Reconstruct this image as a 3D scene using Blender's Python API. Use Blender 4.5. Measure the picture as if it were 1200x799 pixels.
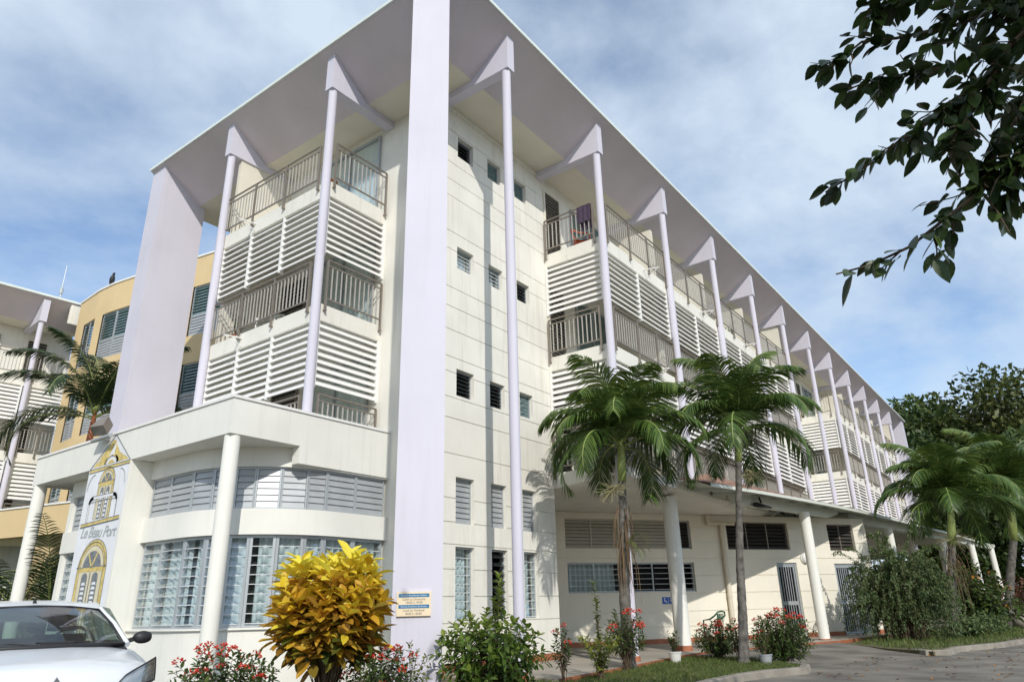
import bpy, math, random
import numpy as np
from mathutils import Vector, Matrix

# ------------------------------------------------------------------ camera, sky, sun, exposure
scene = bpy.context.scene
for o in list(bpy.data.objects):
    bpy.data.objects.remove(o)
COL = scene.collection
R_ = math.radians
CAM = Vector((-10.4003, -7.6616, 1.104))
PITCH, ROLL, YAW = R_(20.6595), R_(-1.3559), R_(53.5729)
fw = Vector((math.sin(YAW)*math.cos(PITCH), math.cos(YAW)*math.cos(PITCH), math.sin(PITCH)))
rt = Vector((math.cos(YAW), -math.sin(YAW), 0)); up = rt.cross(fw)
rt2 = rt*math.cos(ROLL) + up*math.sin(ROLL); up2 = up*math.cos(ROLL) - rt*math.sin(ROLL)
cd = bpy.data.cameras.new('camera'); cam = bpy.data.objects.new('camera', cd); COL.objects.link(cam)
mw = Matrix((rt2, up2, -fw)).transposed().to_4x4(); mw.translation = CAM
cam.matrix_world = mw
cd.sensor_fit = 'HORIZONTAL'; cd.sensor_width = 36; cd.lens = 827.235/1200*36
cd.clip_start = 0.05; cd.clip_end = 3000
scene.camera = cam
scene.view_settings.view_transform = 'Standard'; scene.view_settings.look = 'None'
scene.view_settings.gamma = 1; scene.view_settings.exposure = 0.30
SUN_EL = R_(34.0); SUN_AZ = (-0.655, -0.756)
sl = bpy.data.lights.new('sun', 'SUN'); sl.energy = 2.65; sl.angle = R_(0.6); sl.color = (1.0, 0.955, 0.88)
so = bpy.data.objects.new('sun', sl); COL.objects.link(so)
sdir = Vector((-SUN_AZ[0]*math.cos(SUN_EL), -SUN_AZ[1]*math.cos(SUN_EL), -math.sin(SUN_EL)))
so.rotation_euler = sdir.to_track_quat('-Z', 'Y').to_euler(); so.location = (-20, -20, 30)
w = bpy.data.worlds.new('World'); scene.world = w; w.use_nodes = True
nt = w.node_tree; nt.nodes.clear()
def WN(t, **k):
    n = nt.nodes.new(t)
    for a, b in k.items(): setattr(n, a, b)
    return n
wl = nt.links.new
sky = WN('ShaderNodeTexSky', sky_type='NISHITA', sun_disc=False, sun_elevation=SUN_EL,
         sun_rotation=math.atan2(SUN_AZ[0], SUN_AZ[1]) % (2*math.pi), air_density=1.0, dust_density=0.6, ozone_density=2.2)
bg1 = WN('ShaderNodeBackground'); bg1.inputs[1].default_value = 0.15; wl(sky.outputs[0], bg1.inputs[0])
tc = WN('ShaderNodeTexCoord'); sep = WN('ShaderNodeSeparateXYZ'); wl(tc.outputs['Generated'], sep.inputs[0])
def wmath(op, a, b=None):
    n = WN('ShaderNodeMath', operation=op)
    for i, v in enumerate((a, b)):
        if v is None: continue
        if isinstance(v, (int, float)): n.inputs[i].default_value = v
        else: wl(v, n.inputs[i])
    return n.outputs[0]
zz = wmath('ADD', wmath('MAXIMUM', sep.outputs[2], 0.0), 0.28)
comb = WN('ShaderNodeCombineXYZ'); wl(wmath('DIVIDE', sep.outputs[0], zz), comb.inputs[0]); wl(wmath('DIVIDE', sep.outputs[1], zz), comb.inputs[1])
comb.inputs[2].default_value = 4.2
n1 = WN('ShaderNodeTexNoise'); n1.inputs['Scale'].default_value = 1.35; n1.inputs['Detail'].default_value = 7; n1.inputs['Roughness'].default_value = 0.54; n1.inputs['Distortion'].default_value = 0.25
wl(comb.outputs[0], n1.inputs['Vector'])
n2 = WN('ShaderNodeTexNoise'); n2.inputs['Scale'].default_value = 5.2; n2.inputs['Detail'].default_value = 6; n2.inputs['Roughness'].default_value = 0.6
wl(comb.outputs[0], n2.inputs['Vector'])
cr = WN('ShaderNodeMapRange'); cr.inputs['From Min'].default_value = 0.39; cr.inputs['From Max'].default_value = 0.59
cr.inputs['To Min'].default_value = 0.06; cr.inputs['To Max'].default_value = 0.97
wl(wmath('ADD', wmath('MULTIPLY', n1.outputs[0], 0.8), wmath('MULTIPLY', n2.outputs[0], 0.2)), cr.inputs['Value'])
bg2 = WN('ShaderNodeBackground'); bg2.inputs[0].default_value = (0.475, 0.56, 0.655, 1); bg2.inputs[1].default_value = 1.18
mx = WN('ShaderNodeMixShader'); wl(cr.outputs[0], mx.inputs[0]); wl(bg1.outputs[0], mx.inputs[1]); wl(bg2.outputs[0], mx.inputs[2])
ow = WN('ShaderNodeOutputWorld'); wl(mx.outputs[0], ow.inputs[0])

# ------------------------------------------------------------------ helpers
rng = random.Random(7)
WM = {}      # object -> world matrix
def wmat(o): return WM[o.name]
def register(o, M, parent=None):
    WM[o.name] = M
    if parent is not None:
        o.parent = parent; o.matrix_basis = WM[parent.name].inverted() @ M
    else: o.matrix_basis = M
def T(x=0, y=0, z=0, rz=0): return Matrix.Translation((x, y, z)) @ Matrix.Rotation(rz, 4, 'Z')
def thing(name, label, cat, loc=(0, 0, 0), group=None, rz=0):
    o = bpy.data.objects.new(name, None); o.empty_display_size = 0.2; COL.objects.link(o)
    register(o, T(*loc, rz)); return tag(o, label, cat, group)
def tag(o, label, cat, group=None):
    o['label'] = label; o['category'] = cat
    if group: o['group'] = group
    return o
class MB:
    def __init__(s): s.v = []; s.f = []; s.m = []; s.tint = None
    def add(s, vs, fs, mi=0):
        b = len(s.v); s.v.extend(vs)
        for f in fs: s.f.append(tuple(i+b for i in f)); s.m.append(mi)
    def box(s, a, b, mi=0):
        x0, y0, z0 = a; x1, y1, z1 = b
        if x0 > x1: x0, x1 = x1, x0
        if y0 > y1: y0, y1 = y1, y0
        if z0 > z1: z0, z1 = z1, z0
        s.add([(x0,y0,z0),(x1,y0,z0),(x1,y1,z0),(x0,y1,z0),(x0,y0,z1),(x1,y0,z1),(x1,y1,z1),(x0,y1,z1)],
              [(0,3,2,1),(4,5,6,7),(0,1,5,4),(1,2,6,5),(2,3,7,6),(3,0,4,7)], mi)
    def obox(s, c, ax, ay, az, mi=0):   # oriented box: centre and three half-axis vectors
        c, ax, ay, az = Vector(c), Vector(ax), Vector(ay), Vector(az)
        vs = [tuple(c + ax*i + ay*j + az*k) for k in (-1,1) for (i,j) in ((-1,-1),(1,-1),(1,1),(-1,1))]
        s.add(vs, [(0,3,2,1),(4,5,6,7),(0,1,5,4),(1,2,6,5),(2,3,7,6),(3,0,4,7)], mi)
    def bar(s, p, q, w, h=None, mi=0):   # square bar between two points
        p, q = Vector(p), Vector(q); h = h or w; d = (q-p); L = d.length; d.normalize()
        u = d.cross(Vector((0,0,1)))
        if u.length < 1e-3: u = Vector((1,0,0))
        u.normalize(); v = u.cross(d)
        s.obox((p+q)/2, d*(L/2), u*(w/2), v*(h/2), mi)
    def tube(s, pts, r, n=10, mi=0, caps=True):
        pts = [Vector(p) for p in pts]; rs = r if isinstance(r, (list, tuple)) else [r]*len(pts)
        b = len(s.v); ref = None
        for i, p in enumerate(pts):
            d = (pts[min(i+1, len(pts)-1)] - pts[max(i-1, 0)]).normalized()
            if ref is None:
                ref = d.cross(Vector((0,0,1)))
                if ref.length < 1e-2: ref = Vector((1,0,0))
            ref = (ref - d*ref.dot(d)).normalized(); v = d.cross(ref)
            for k in range(n):
                a = 2*math.pi*k/n; s.v.append(tuple(p + (ref*math.cos(a) + v*math.sin(a))*rs[i]))
        for i in range(len(pts)-1):
            for k in range(n):
                k2 = (k+1) % n
                s.f.append((b+i*n+k, b+i*n+k2, b+(i+1)*n+k2, b+(i+1)*n+k)); s.m.append(mi)
        if caps:
            s.f.append(tuple(b+k for k in range(n))[::-1]); s.m.append(mi)
            s.f.append(tuple(b+(len(pts)-1)*n+k for k in range(n))); s.m.append(mi)
    def prism(s, poly, off, mi=0):      # poly: list of 3d points, extruded by vector off
        n = len(poly); off = Vector(off); vs = [tuple(Vector(p)) for p in poly] + [tuple(Vector(p)+off) for p in poly]
        s.add(vs, [tuple(range(n))[::-1], tuple(range(n, 2*n))] + [(i, (i+1) % n, (i+1) % n + n, i+n) for i in range(n)], mi)
    def grid(s, rows, mi=0, close=False):
        b = len(s.v); n = len(rows[0])
        for r in rows: s.v.extend(tuple(p) for p in r)
        for i in range(len(rows)-1):
            for k in range(n if close else n-1):
                k2 = (k+1) % n
                s.f.append((b+i*n+k, b+i*n+k2, b+(i+1)*n+k2, b+(i+1)*n+k)); s.m.append(mi)
    def blob(s, c, r, seed=0, n=10, mi=0, amp=.25):
        rr = random.Random(seed); ph = [rr.uniform(0, 6) for _ in range(6)]; rows = []
        rx, ry, rz = r if isinstance(r, (tuple, list)) else (r, r, r)
        for i in range(n+1):
            t = math.pi*i/n; row = []
            for k in range(2*n):
                a = math.pi*k/n
                q = 1 + amp*(math.sin(3*a+ph[0]+2*t)*math.sin(2*t+ph[1]) + .5*math.sin(5*a+ph[2])*math.sin(4*t+ph[3]))*math.sin(t)
                row.append((c[0]+rx*q*math.sin(t)*math.cos(a), c[1]+ry*q*math.sin(t)*math.sin(a), c[2]+rz*q*math.cos(t)))
            rows.append(row)
        s.grid(rows, mi, close=True)
    def build(s, name, mats, parent=None, M=None, smooth=False, kind=None):
        me = bpy.data.meshes.new(name); me.from_pydata(s.v, [], s.f)
        if not isinstance(mats, (list, tuple)): mats = [mats]
        for m in mats: me.materials.append(m)
        if len(mats) > 1: me.polygons.foreach_set('material_index', s.m)
        if smooth: me.polygons.foreach_set('use_smooth', [True]*len(s.f))
        if s.tint is not None:
            a = me.attributes.new('tint', 'FLOAT', 'FACE'); a.data.foreach_set('value', s.tint)
        me.update()
        o = bpy.data.objects.new(name, me); COL.objects.link(o)
        register(o, M if M is not None else Matrix.Identity(4), parent)
        if kind: o['kind'] = kind
        return o
def autosmooth(o, ang=40):
    me = o.data
    me.polygons.foreach_set('use_smooth', [True]*len(me.polygons))
    me.set_sharp_from_angle(angle=R_(ang)); return o
def dup(o, M, parent=None, label=None):
    c = o.copy(); COL.objects.link(c); register(c, M, parent)
    for ch in o.children:
        dup(ch, M @ WM[o.name].inverted() @ WM[ch.name], c)
    if label: c['label'] = label
    return c

# ------------------------------------------------------------------ materials
def new_mat(name):
    m = bpy.data.materials.new(name); m.use_nodes = True
    nt = m.node_tree; nt.nodes.clear()
    out = nt.nodes.new('ShaderNodeOutputMaterial'); b = nt.nodes.new('ShaderNodeBsdfPrincipled')
    nt.links.new(b.outputs[0], out.inputs[0]); return m, nt, b, out
def paint(name, col, rough=.7, var=.06, scale=1.5, bump=.0, bscale=60, streak=0.0, metal=0.0, dirt=(.30,.29,.25), spec=.4):
    """painted or rendered surface: mottled base colour, rain streaks, fine relief"""
    m, nt, b, out = new_mat(name); L = nt.links.new
    tc = nt.nodes.new('ShaderNodeTexCoord')
    geo = nt.nodes.new('ShaderNodeNewGeometry')
    n = nt.nodes.new('ShaderNodeTexNoise'); n.inputs['Scale'].default_value = scale; n.inputs['Detail'].default_value = 6
    L(geo.outputs['Position'], n.inputs['Vector'])
    mr = nt.nodes.new('ShaderNodeMapRange'); mr.inputs['From Min'].default_value = .3; mr.inputs['From Max'].default_value = .7
    mr.inputs['To Min'].default_value = 1-var; mr.inputs['To Max'].default_value = 1+var*.6; L(n.outputs[0], mr.inputs[0])
    mul = nt.nodes.new('ShaderNodeVectorMath'); mul.operation = 'SCALE'; mul.inputs[0].default_value = col[:3]; L(mr.outputs[0], mul.inputs['Scale'])
    src = mul.outputs[0]
    if streak > 0:
        mp = nt.nodes.new('ShaderNodeMapping'); mp.inputs['Scale'].default_value = (2.3, 2.3, .16); L(geo.outputs['Position'], mp.inputs[0])
        n2 = nt.nodes.new('ShaderNodeTexNoise'); n2.inputs['Scale'].default_value = 3.0; n2.inputs['Detail'].default_value = 7; n2.inputs['Roughness'].default_value = .65; L(mp.outputs[0], n2.inputs['Vector'])
        m2 = nt.nodes.new('ShaderNodeMapRange'); m2.inputs['From Min'].default_value = .52; m2.inputs['From Max'].default_value = .78
        m2.inputs['To Max'].default_value = streak; L(n2.outputs[0], m2.inputs[0])
        mix = nt.nodes.new('ShaderNodeMix'); mix.data_type = 'RGBA'; L(m2.outputs[0], mix.inputs[0]); L(src, mix.inputs[6]); mix.inputs[7].default_value = (*dirt, 1)
        src = mix.outputs[2]
    L(src, b.inputs['Base Color']); b.inputs['Roughness'].default_value = rough; b.inputs['Metallic'].default_value = metal
    b.inputs['Specular IOR Level'].default_value = spec
    if bump > 0:
        n3 = nt.nodes.new('ShaderNodeTexNoise'); n3.inputs['Scale'].default_value = bscale; n3.inputs['Detail'].default_value = 3; L(geo.outputs['Position'], n3.inputs['Vector'])
        bp = nt.nodes.new('ShaderNodeBump'); bp.inputs['Strength'].default_value = bump; bp.inputs['Distance'].default_value = .01; L(n3.outputs[0], bp.inputs['Height']); L(bp.outputs[0], b.inputs['Normal'])
    return m
def leafmat(name, cols, rough=.45, trans=.3, spec=.4):
    """leaves: each leaf takes its colour from a ramp through its tint, lower inside shrubs"""
    m, nt, b, out = new_mat(name); L = nt.links.new
    at = nt.nodes.new('ShaderNodeAttribute'); at.attribute_name = 'tint'
    cr = nt.nodes.new('ShaderNodeValToRGB'); e = cr.color_ramp.elements
    while len(e) < len(cols): e.new(.5)
    for i, c in enumerate(cols): e[i].position = i/(len(cols)-1); e[i].color = (*c, 1)
    L(at.outputs['Fac'], cr.inputs[0]); L(cr.outputs[0], b.inputs['Base Color'])
    b.inputs['Roughness'].default_value = rough; b.inputs['Specular IOR Level'].default_value = spec
    tr = nt.nodes.new('ShaderNodeBsdfTranslucent'); L(cr.outputs[0], tr.inputs[0])
    mx = nt.nodes.new('ShaderNodeMixShader'); mx.inputs[0].default_value = trans
    L(b.outputs[0], mx.inputs[1]); L(tr.outputs[0], mx.inputs[2]); L(mx.outputs[0], out.inputs[0]); return m
def glassmat(name, tintc=(.9,.95,.95), fac=.35, rough=.03):
    m, nt, b, out = new_mat(name); L = nt.links.new
    b.inputs['Base Color'].default_value = (*tintc, 1)
    tr = nt.nodes.new('ShaderNodeBsdfTransparent'); tr.inputs[0].default_value = (*tintc, 1)
    gl = nt.nodes.new('ShaderNodeBsdfGlossy'); gl.inputs['Roughness'].default_value = rough; gl.inputs[0].default_value = (.95,.97,1,1)
    lw = nt.nodes.new('ShaderNodeLayerWeight'); lw.inputs[0].default_value = .5; fr = nt.nodes.new('ShaderNodeMath'); fr.operation = 'POWER'; fr.inputs[1].default_value = 4; L(lw.outputs['Facing'], fr.inputs[0])
    ad = nt.nodes.new('ShaderNodeMath'); ad.operation = 'ADD'; ad.use_clamp = True; L(fr.outputs[0], ad.inputs[0]); ad.inputs[1].default_value = fac
    mx = nt.nodes.new('ShaderNodeMixShader'); L(ad.outputs[0], mx.inputs[0]); L(tr.outputs[0], mx.inputs[1]); L(gl.outputs[0], mx.inputs[2]); L(mx.outputs[0], out.inputs[0])
    nt.nodes.remove(b); return m
M = {}
M['cream'] = paint('cream_render', (.80,.778,.705), .85, .07, 1.1, .25, 90, .46, dirt=(.50,.46,.37))
M['cream_shaded'] = paint('cream_render_shaded', (.74,.70,.60), .85, .06, 1.5, .15, 90, .10, dirt=(.40,.36,.30))  # darker copy of the cream render, inner shade put into the colour
M['pav'] = paint('pale_render', (.79,.78,.72), .85, .05, 1.2, .2, 90, .28, dirt=(.50,.47,.40))
M['lav'] = paint('lavender_paint', (.62,.60,.68), .75, .05, .8, .15, 80, .22, dirt=(.46,.44,.48))
M['mauve'] = paint('mauve_soffit_paint', (.62,.56,.585), .8, .07, .8, .1, 80, .12, dirt=(.40,.36,.36))
M['soffit'] = paint('cream_soffit_paint', (.74,.70,.59), .85, .06, 1.2, .1, 80)
M['edge'] = paint('roof_edge_metal', (.72,.78,.74), .4, .05, 3)
M['white'] = paint('white_louvre_paint', (.82,.81,.78), .5, .05, 4, 0, 60, .10, dirt=(.5,.48,.43))
M['rail'] = paint('grey_brown_rail_metal', (.26,.225,.19), .42, .1, 8, metal=.35)
M['baluster'] = paint('lit_rail_metal', (.52,.49,.44), .4, .1, 8, metal=.3)  # rail metal made paler, the balusters' lit sides put into the colour
M['alu'] = paint('grey_window_frame', (.42,.45,.47), .4, .06, 5, metal=.3)
M['blade'] = paint('grey_metal_blade', (.44,.46,.475), .48, .10, 3, metal=.3)
M['bladein'] = paint('beige_louvre_blade', (.56,.53,.46), .5, .08, 4)
M['darkblade'] = paint('dark_louvre_blade', (.06,.055,.05), .5, .1, 4)
M['teal'] = paint('teal_glass_blade', (.10,.165,.17), .06, .15, 3, spec=.8)
M['smoke'] = paint('dark_glass_blade', (.020,.026,.028), .05, .15, 3, spec=.8)
M['recess'] = paint('cream_render_warm_bounce', (.80,.755,.645), .85, .05, 1.1, .2, 90, .10, dirt=(.42,.37,.28))  # same cream paint, with warm light off the floor put into the colour
M['bladeedge'] = paint('blade_edge_metal', (.58,.61,.62), .4, .05, 5)
M['dark'] = paint('unlit_room_shade', (.018,.017,.016), .9)  # near-black sheets stand in for the shade of unlit rooms
M['glass'] = glassmat('clear_glass', (.92,.96,.96), .10)
M['curtain'] = paint('white_curtain_cloth', (.70,.73,.75), .9, .08, 3)
M['terracotta'] = paint('terracotta_tile', (.36,.13,.065), .6, .25, 6, .2, 40)
M['tile'] = paint('roof_tile_clay', (.30,.17,.12), .8, .35, 5, .5, 25)
M['timber'] = paint('painted_porch_beam', (.60,.62,.555), .7, .06, 2, .1, 60, .12)
M['yellow'] = paint('ochre_render', (.68,.52,.29), .85, .06, .9, .2, 80, .08, dirt=(.45,.30,.14))
M['concrete'] = paint('terrace_concrete', (.37,.33,.275), .8, .22, .8, .25, 40)
M['kerb'] = paint('kerb_concrete', (.27,.24,.20), .9, .3, 3, .5, 40)
M['asphalt'] = paint('worn_asphalt', (.20,.18,.15), .92, .45, 1.1, .8, 90, .5, dirt=(.10,.09,.075))
M['soil'] = paint('soil', (.13,.115,.06), .95, .5, 2.2, .6, 30)
M['redshaft'] = paint('orange_palm_crownshaft', (.36,.12,.05), .5, .3, 6)
M['ground'] = paint('grass_ground', (.075,.09,.032), .95, .4, 2.5, .5, 50)
M['carpaint'] = paint('white_car_paint', (.70,.72,.745), .14, .03, 2, spec=.6)
M['black'] = paint('black_plastic', (.02,.02,.022), .5, .1, 5)
M['seat'] = paint('blue_grey_cloth', (.035,.04,.055), .9, .2, 6)
M['tyre'] = paint('tyre_rubber', (.02,.02,.02), .85)
M['chrome'] = paint('bright_metal', (.62,.63,.65), .2, .05, 5, metal=.9)
M['carglass'] = glassmat('tinted_car_glass', (.42,.52,.47), .10)
M['lens'] = glassmat('headlamp_lens', (.9,.92,.92), .22)
M['bark'] = paint('grey_palm_bark', (.135,.125,.11), .95, .6, 9, .8, 30, .45, dirt=(.32,.31,.28))
M['wood'] = paint('brown_stem', (.12,.085,.055), .95, .3, 8, .5, 30)
M['shaft'] = paint('palm_crownshaft', (.27,.33,.10), .5, .25, 4)
M['dry'] = paint('dry_frond', (.17,.115,.065), .95, .3, 6)
M['bluesign'] = paint('blue_sign', (.02,.10,.42), .4, .03, 5)
M['cyan'] = paint('teal_sign_band', (.03,.17,.34), .4, .03, 5)
M['beige'] = paint('beige_sign_board', (.80,.66,.46), .5, .04, 5)
M['ink'] = paint('dark_lettering', (.10,.10,.12), .6)
M['letter'] = paint('white_lettering', (.8,.8,.8), .6)
M['mwhite'] = paint('mural_white', (.76,.775,.80), .8, .06, 3, 0, 60, .25, dirt=(.55,.55,.52))
M['myellow'] = paint('mural_yellow', (.66,.52,.19), .8, .30, 9, 0, 60, .30, dirt=(.66,.60,.42))
M['mpale'] = paint('mural_cream', (.68,.62,.44), .8, .08, 5)
M['mline'] = paint('mural_line', (.20,.22,.24), .8, .35, 14)
M['mgrey'] = paint('mural_grey', (.40,.44,.45), .8, .25, 12)
M['green_pl'] = paint('green_plastic', (.012,.085,.045), .35)
M['orange_pl'] = paint('orange_plastic', (.58,.13,.05), .4)
M['purple'] = paint('purple_cloth', (.07,.05,.085), .9, .2, 8)
M['pink'] = paint('pink_cloth', (.62,.33,.24), .9, .3, 18)
M['straw'] = paint('straw_cloth', (.62,.56,.36), .9, .3, 18)
M['pot'] = paint('white_pot', (.70,.70,.66), .6, .1, 5)
M['pipe'] = paint('cream_pipe', (.66,.60,.48), .5, .05, 3)
M['lampglass'] = paint('frosted_lamp_glass', (.75,.75,.72), .3)
M['stone'] = paint('step_tile', (.34,.24,.17), .8, .25, 5, .2, 40)
# ------------------------------------------------------------------ building helpers
def wall_mb(mb, x0, x1, z0, z1, y, th, holes=(), grooves=(), gd=.022, gw=.009):
    """wall in the plane y with openings (x0,x1,z0,z1) and recessed joint lines; boxes butt end to end"""
    zs = {z0, z1}
    for h in holes: zs.update((h[2], h[3]))
    gz = [g for g in grooves if z0+.02 < g < z1-.02 and all(abs(g-z) > gw*2 for z in list(zs))]
    for g in gz: zs.update((g-gw, g+gw))
    zs = sorted(z for z in zs if z0 <= z <= z1)
    for a, b in zip(zs, zs[1:]):
        mid = (a+b)/2; gr = any(abs(mid-g) < gw for g in gz)
        xs = x0
        for h in sorted(h for h in holes if h[2] < mid < h[3]):
            if h[0] > xs: mb.box((xs, y+(gd if gr else 0), a), (h[0], y+th, b))
            xs = max(xs, h[1])
        if xs < x1: mb.box((xs, y+(gd if gr else 0), a), (x1, y+th, b))
def jalousie(parent, Mx, w_, h_, npan, pitch, tilt, bmat, fmat='alu', fr=.035, bw=None, dep=.05, name='window', sub='louvre_blades', th=.006, rails=()):
    """louvred window: frame with mullions, tilted blades as a sub-part; local x along, z up, -y outwards"""
    f = MB()
    f.box((0, -dep/2, 0), (fr, dep/2, h_)); f.box((w_-fr, -dep/2, 0), (w_, dep/2, h_))
    f.box((fr, -dep/2, 0), (w_-fr, dep/2, fr)); f.box((fr, -dep/2, h_-fr), (w_-fr, dep/2, h_))
    for i in range(1, npan):
        x = w_*i/npan; f.box((x-fr/2, -dep/2, fr), (x+fr/2, dep/2, h_-fr))
    o = f.build(name, M[fmat], parent, Mx)
    b = MB(); bw = bw or pitch*1.12; n = max(1, int(round((h_-2*fr)/pitch))); p = (h_-2*fr)/n; t = R_(tilt)
    for i in range(npan):
        a0 = w_*i/npan + (fr if i == 0 else fr/2) + .004; a1 = w_*(i+1)/npan - (fr if i == npan-1 else fr/2) - .004
        for k in range(n):
            c = ((a0+a1)/2, 0, fr + p*(k+.5))
            b.obox(c, ((a1-a0)/2, 0, 0), (0, math.cos(t)*th/2, -math.sin(t)*th/2), (0, math.sin(t)*bw/2, math.cos(t)*bw/2))
            if bmat == 'glass':
                for s_ in (-1,): b.obox((c[0], math.sin(t)*bw/2*s_ - .001, c[2]+math.cos(t)*bw/2*s_), ((a1-a0)/2, 0, 0), (0, .006, 0), (0, 0, .007), 1)
    b.build(sub, [M[bmat], M['bladeedge']] if bmat == 'glass' else M[bmat], o, Mx); return o
def curtain(parent, Mx, w_, h_, name='curtain', amp=.05, wl_=.16, mat='curtain', gap=None):
    mb = MB(); n = max(8, int(w_/.02)); rows = []
    for j in range(3):
        z = h_*j/2
        rows.append([(w_*i/n, amp*math.sin(2*math.pi*w_*i/n/wl_ + .6*math.sin(i*.3)) + .01*j, z) for i in range(n+1)])
    mb.grid(rows); return mb.build(name, M[mat], parent, Mx, smooth=True)
def railing(parent, Mx, L_, posts):
    """balcony guard: handrail, second rail, bottom rail and fixing posts, pale balusters as a sub-part"""
    r = MB()
    r.tube([(-.0, 0, 1.03), (L_, 0, 1.03)], .022, 8); r.bar((0, 0, .90), (L_, 0, .90), .03); r.bar((0, 0, .13), (L_, 0, .13), .03)
    for x in posts:
        r.bar((x, 0, -.16), (x, 0, 1.02), .042); r.tube([(x, -.035, -.14), (x, .05, -.14)], .028, 8)
    o = r.build('railing', M['rail'], parent, Mx)
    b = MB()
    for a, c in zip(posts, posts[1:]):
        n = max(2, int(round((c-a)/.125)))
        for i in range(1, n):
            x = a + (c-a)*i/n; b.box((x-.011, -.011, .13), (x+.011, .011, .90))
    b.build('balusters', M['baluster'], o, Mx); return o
def louvre_panel(parent, Mx, L_, h_, n=9, posts=(), tilt=35):
    p = MB(); t = R_(tilt); pt = h_/n; bw = pt*1.02
    xs = [0] + list(posts) + [L_]
    for x in xs: p.box((x-.03, -.02, -.03), (x+.03, .09, h_))
    for a, b in zip(xs, xs[1:]):
        for k in range(n):
            p.obox(((a+b)/2, .035, pt*(k+.45)), ((b-a)/2-.032, 0, 0), (0, math.cos(t)*.009, -math.sin(t)*.009), (0, math.sin(t)*bw/2, math.cos(t)*bw/2))
    return p.build('louvre_panel', M['white'], parent, Mx)
def cyl(parent, name, x, y, z0, z1, r, mat, n=24):
    c = MB(); c.tube([(0, 0, z0), (0, 0, z1)], r, n); return autosmooth(c.build(name, mat, parent, T(x, y, 0)), 50)

# ------------------------------------------------------------------ ground
g = MB(); g.box((-700, -700, -1.2), (700, 900, -.16)); g.build('ground', M['ground'], kind='structure')
g = MB(); g.add([(-60, -60, -.15), (90, -60, -.15), (90, 12, -.15), (-60, 12, -.15)], [(0, 1, 2, 3)]); g.build('road', M['asphalt'], kind='structure')
g = MB(); g.box((-40, -5.2, -.14), (-5.35, 14, -.02)); g.build('parking_area', M['asphalt'], kind='structure')
def flat(name, poly, z0, z1, mat, kind='structure'):
    m = MB(); m.prism([(x, y, z0) for x, y in poly], (0, 0, z1-z0)); return m.build(name, mat, kind=kind)
TERR = [(.25, -.62), (3.0, -.45), (6.6, -.12), (8.3, -.42), (13.4, -1.95), (22, -3.0), (42.6, -5.0), (42.6, 8), (.25, 8)]
flat('terrace', [(x, y) for x, y in TERR], -.15, -.004, M['concrete'])
e = MB()
for (a, b) in zip(TERR[:6], TERR[1:7]):
    d = Vector((b[0]-a[0], b[1]-a[1], 0)); L_ = d.length; d.normalize(); nn = Vector((d.y, -d.x, 0))
    e.obox((Vector((*a, -.07)) + Vector((*b, -.07)))/2 + nn*.012, d*(L_/2), nn*.011, (0, 0, .072))
e.build('terrace_edge', M['terracotta'], kind='structure')
LAWN = [(-5.2, 3.0), (-5.2, -2.5), (1.0, -2.66), (3.0, -2.78), (4.2, -3.25), (4.75, -3.15), (6.3, -1.6), (6.35, -.2), (3.0, -.5), (.2, -.7), (.2, 1.9), (-.2, 3.0)]
flat('lawn', LAWN, -.15, -.06, M['soil'])
BED = [(9.6, -4.75), (10.6, -3.6), (12.8, -2.1), (22, -3.1), (42.6, -5.1), (60, -3), (60, -9.2), (30, -7.4), (16, -6.2), (13.4, -5.72), (11.2, -4.9)]
flat('planting_bed', BED, -.15, -.06, M['soil'])
def kerb_run(pts, name='kerb'):
    k = MB(); P3 = [Vector((x, y, 0)) for x, y in pts]
    off = []
    for i, p in enumerate(P3):
        d = (P3[min(i+1, len(P3)-1)] - P3[max(i-1, 0)]).normalized(); off.append(Vector((d.y, -d.x, 0)))
    rows = []
    for p, nrm in zip(P3, off):
        rows.append([p + nrm*.10 + Vector((0, 0, -.15)), p + nrm*.085 + Vector((0, 0, -.05)), p + nrm*.06 + Vector((0, 0, -.032)), p - nrm*.06 + Vector((0, 0, -.032)), p - nrm*.075 + Vector((0, 0, -.1))])
    k.grid(rows); return k.build(name, M['kerb'], kind='structure')
def dense(pts, st=.8):
    out = []
    for a, b in zip(pts, pts[1:]):
        n = max(1, int(math.dist(a, b)/st))
        for i in range(n): out.append((a[0]+(b[0]-a[0])*i/n, a[1]+(b[1]-a[1])*i/n))
    return out + [pts[-1]]
kerb_run(dense([(-5.2, -2.58), (1.0, -2.7), (2.4, -2.74), (3.4, -2.95), (4.2, -3.35), (4.9, -3.2), (5.3, -2.75)]))
kerb_run(dense([(10.2, -4.3), (9.75, -4.62), (9.9, -4.95), (11.2, -5.02), (13.4, -5.82), (16, -6.32), (30, -7.5), (60, -9.3)]))
dw = MB(); dw.add([(5.0, -2.9, -.146), (9.7, -4.6, -.146), (12.6, -2.0, -.03), (8.3, -.5, -.03), (6.6, -.25, -.03)], [(0, 1, 2, 3, 4)]); dw.build('driveway', M['asphalt'], kind='structure')

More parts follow.
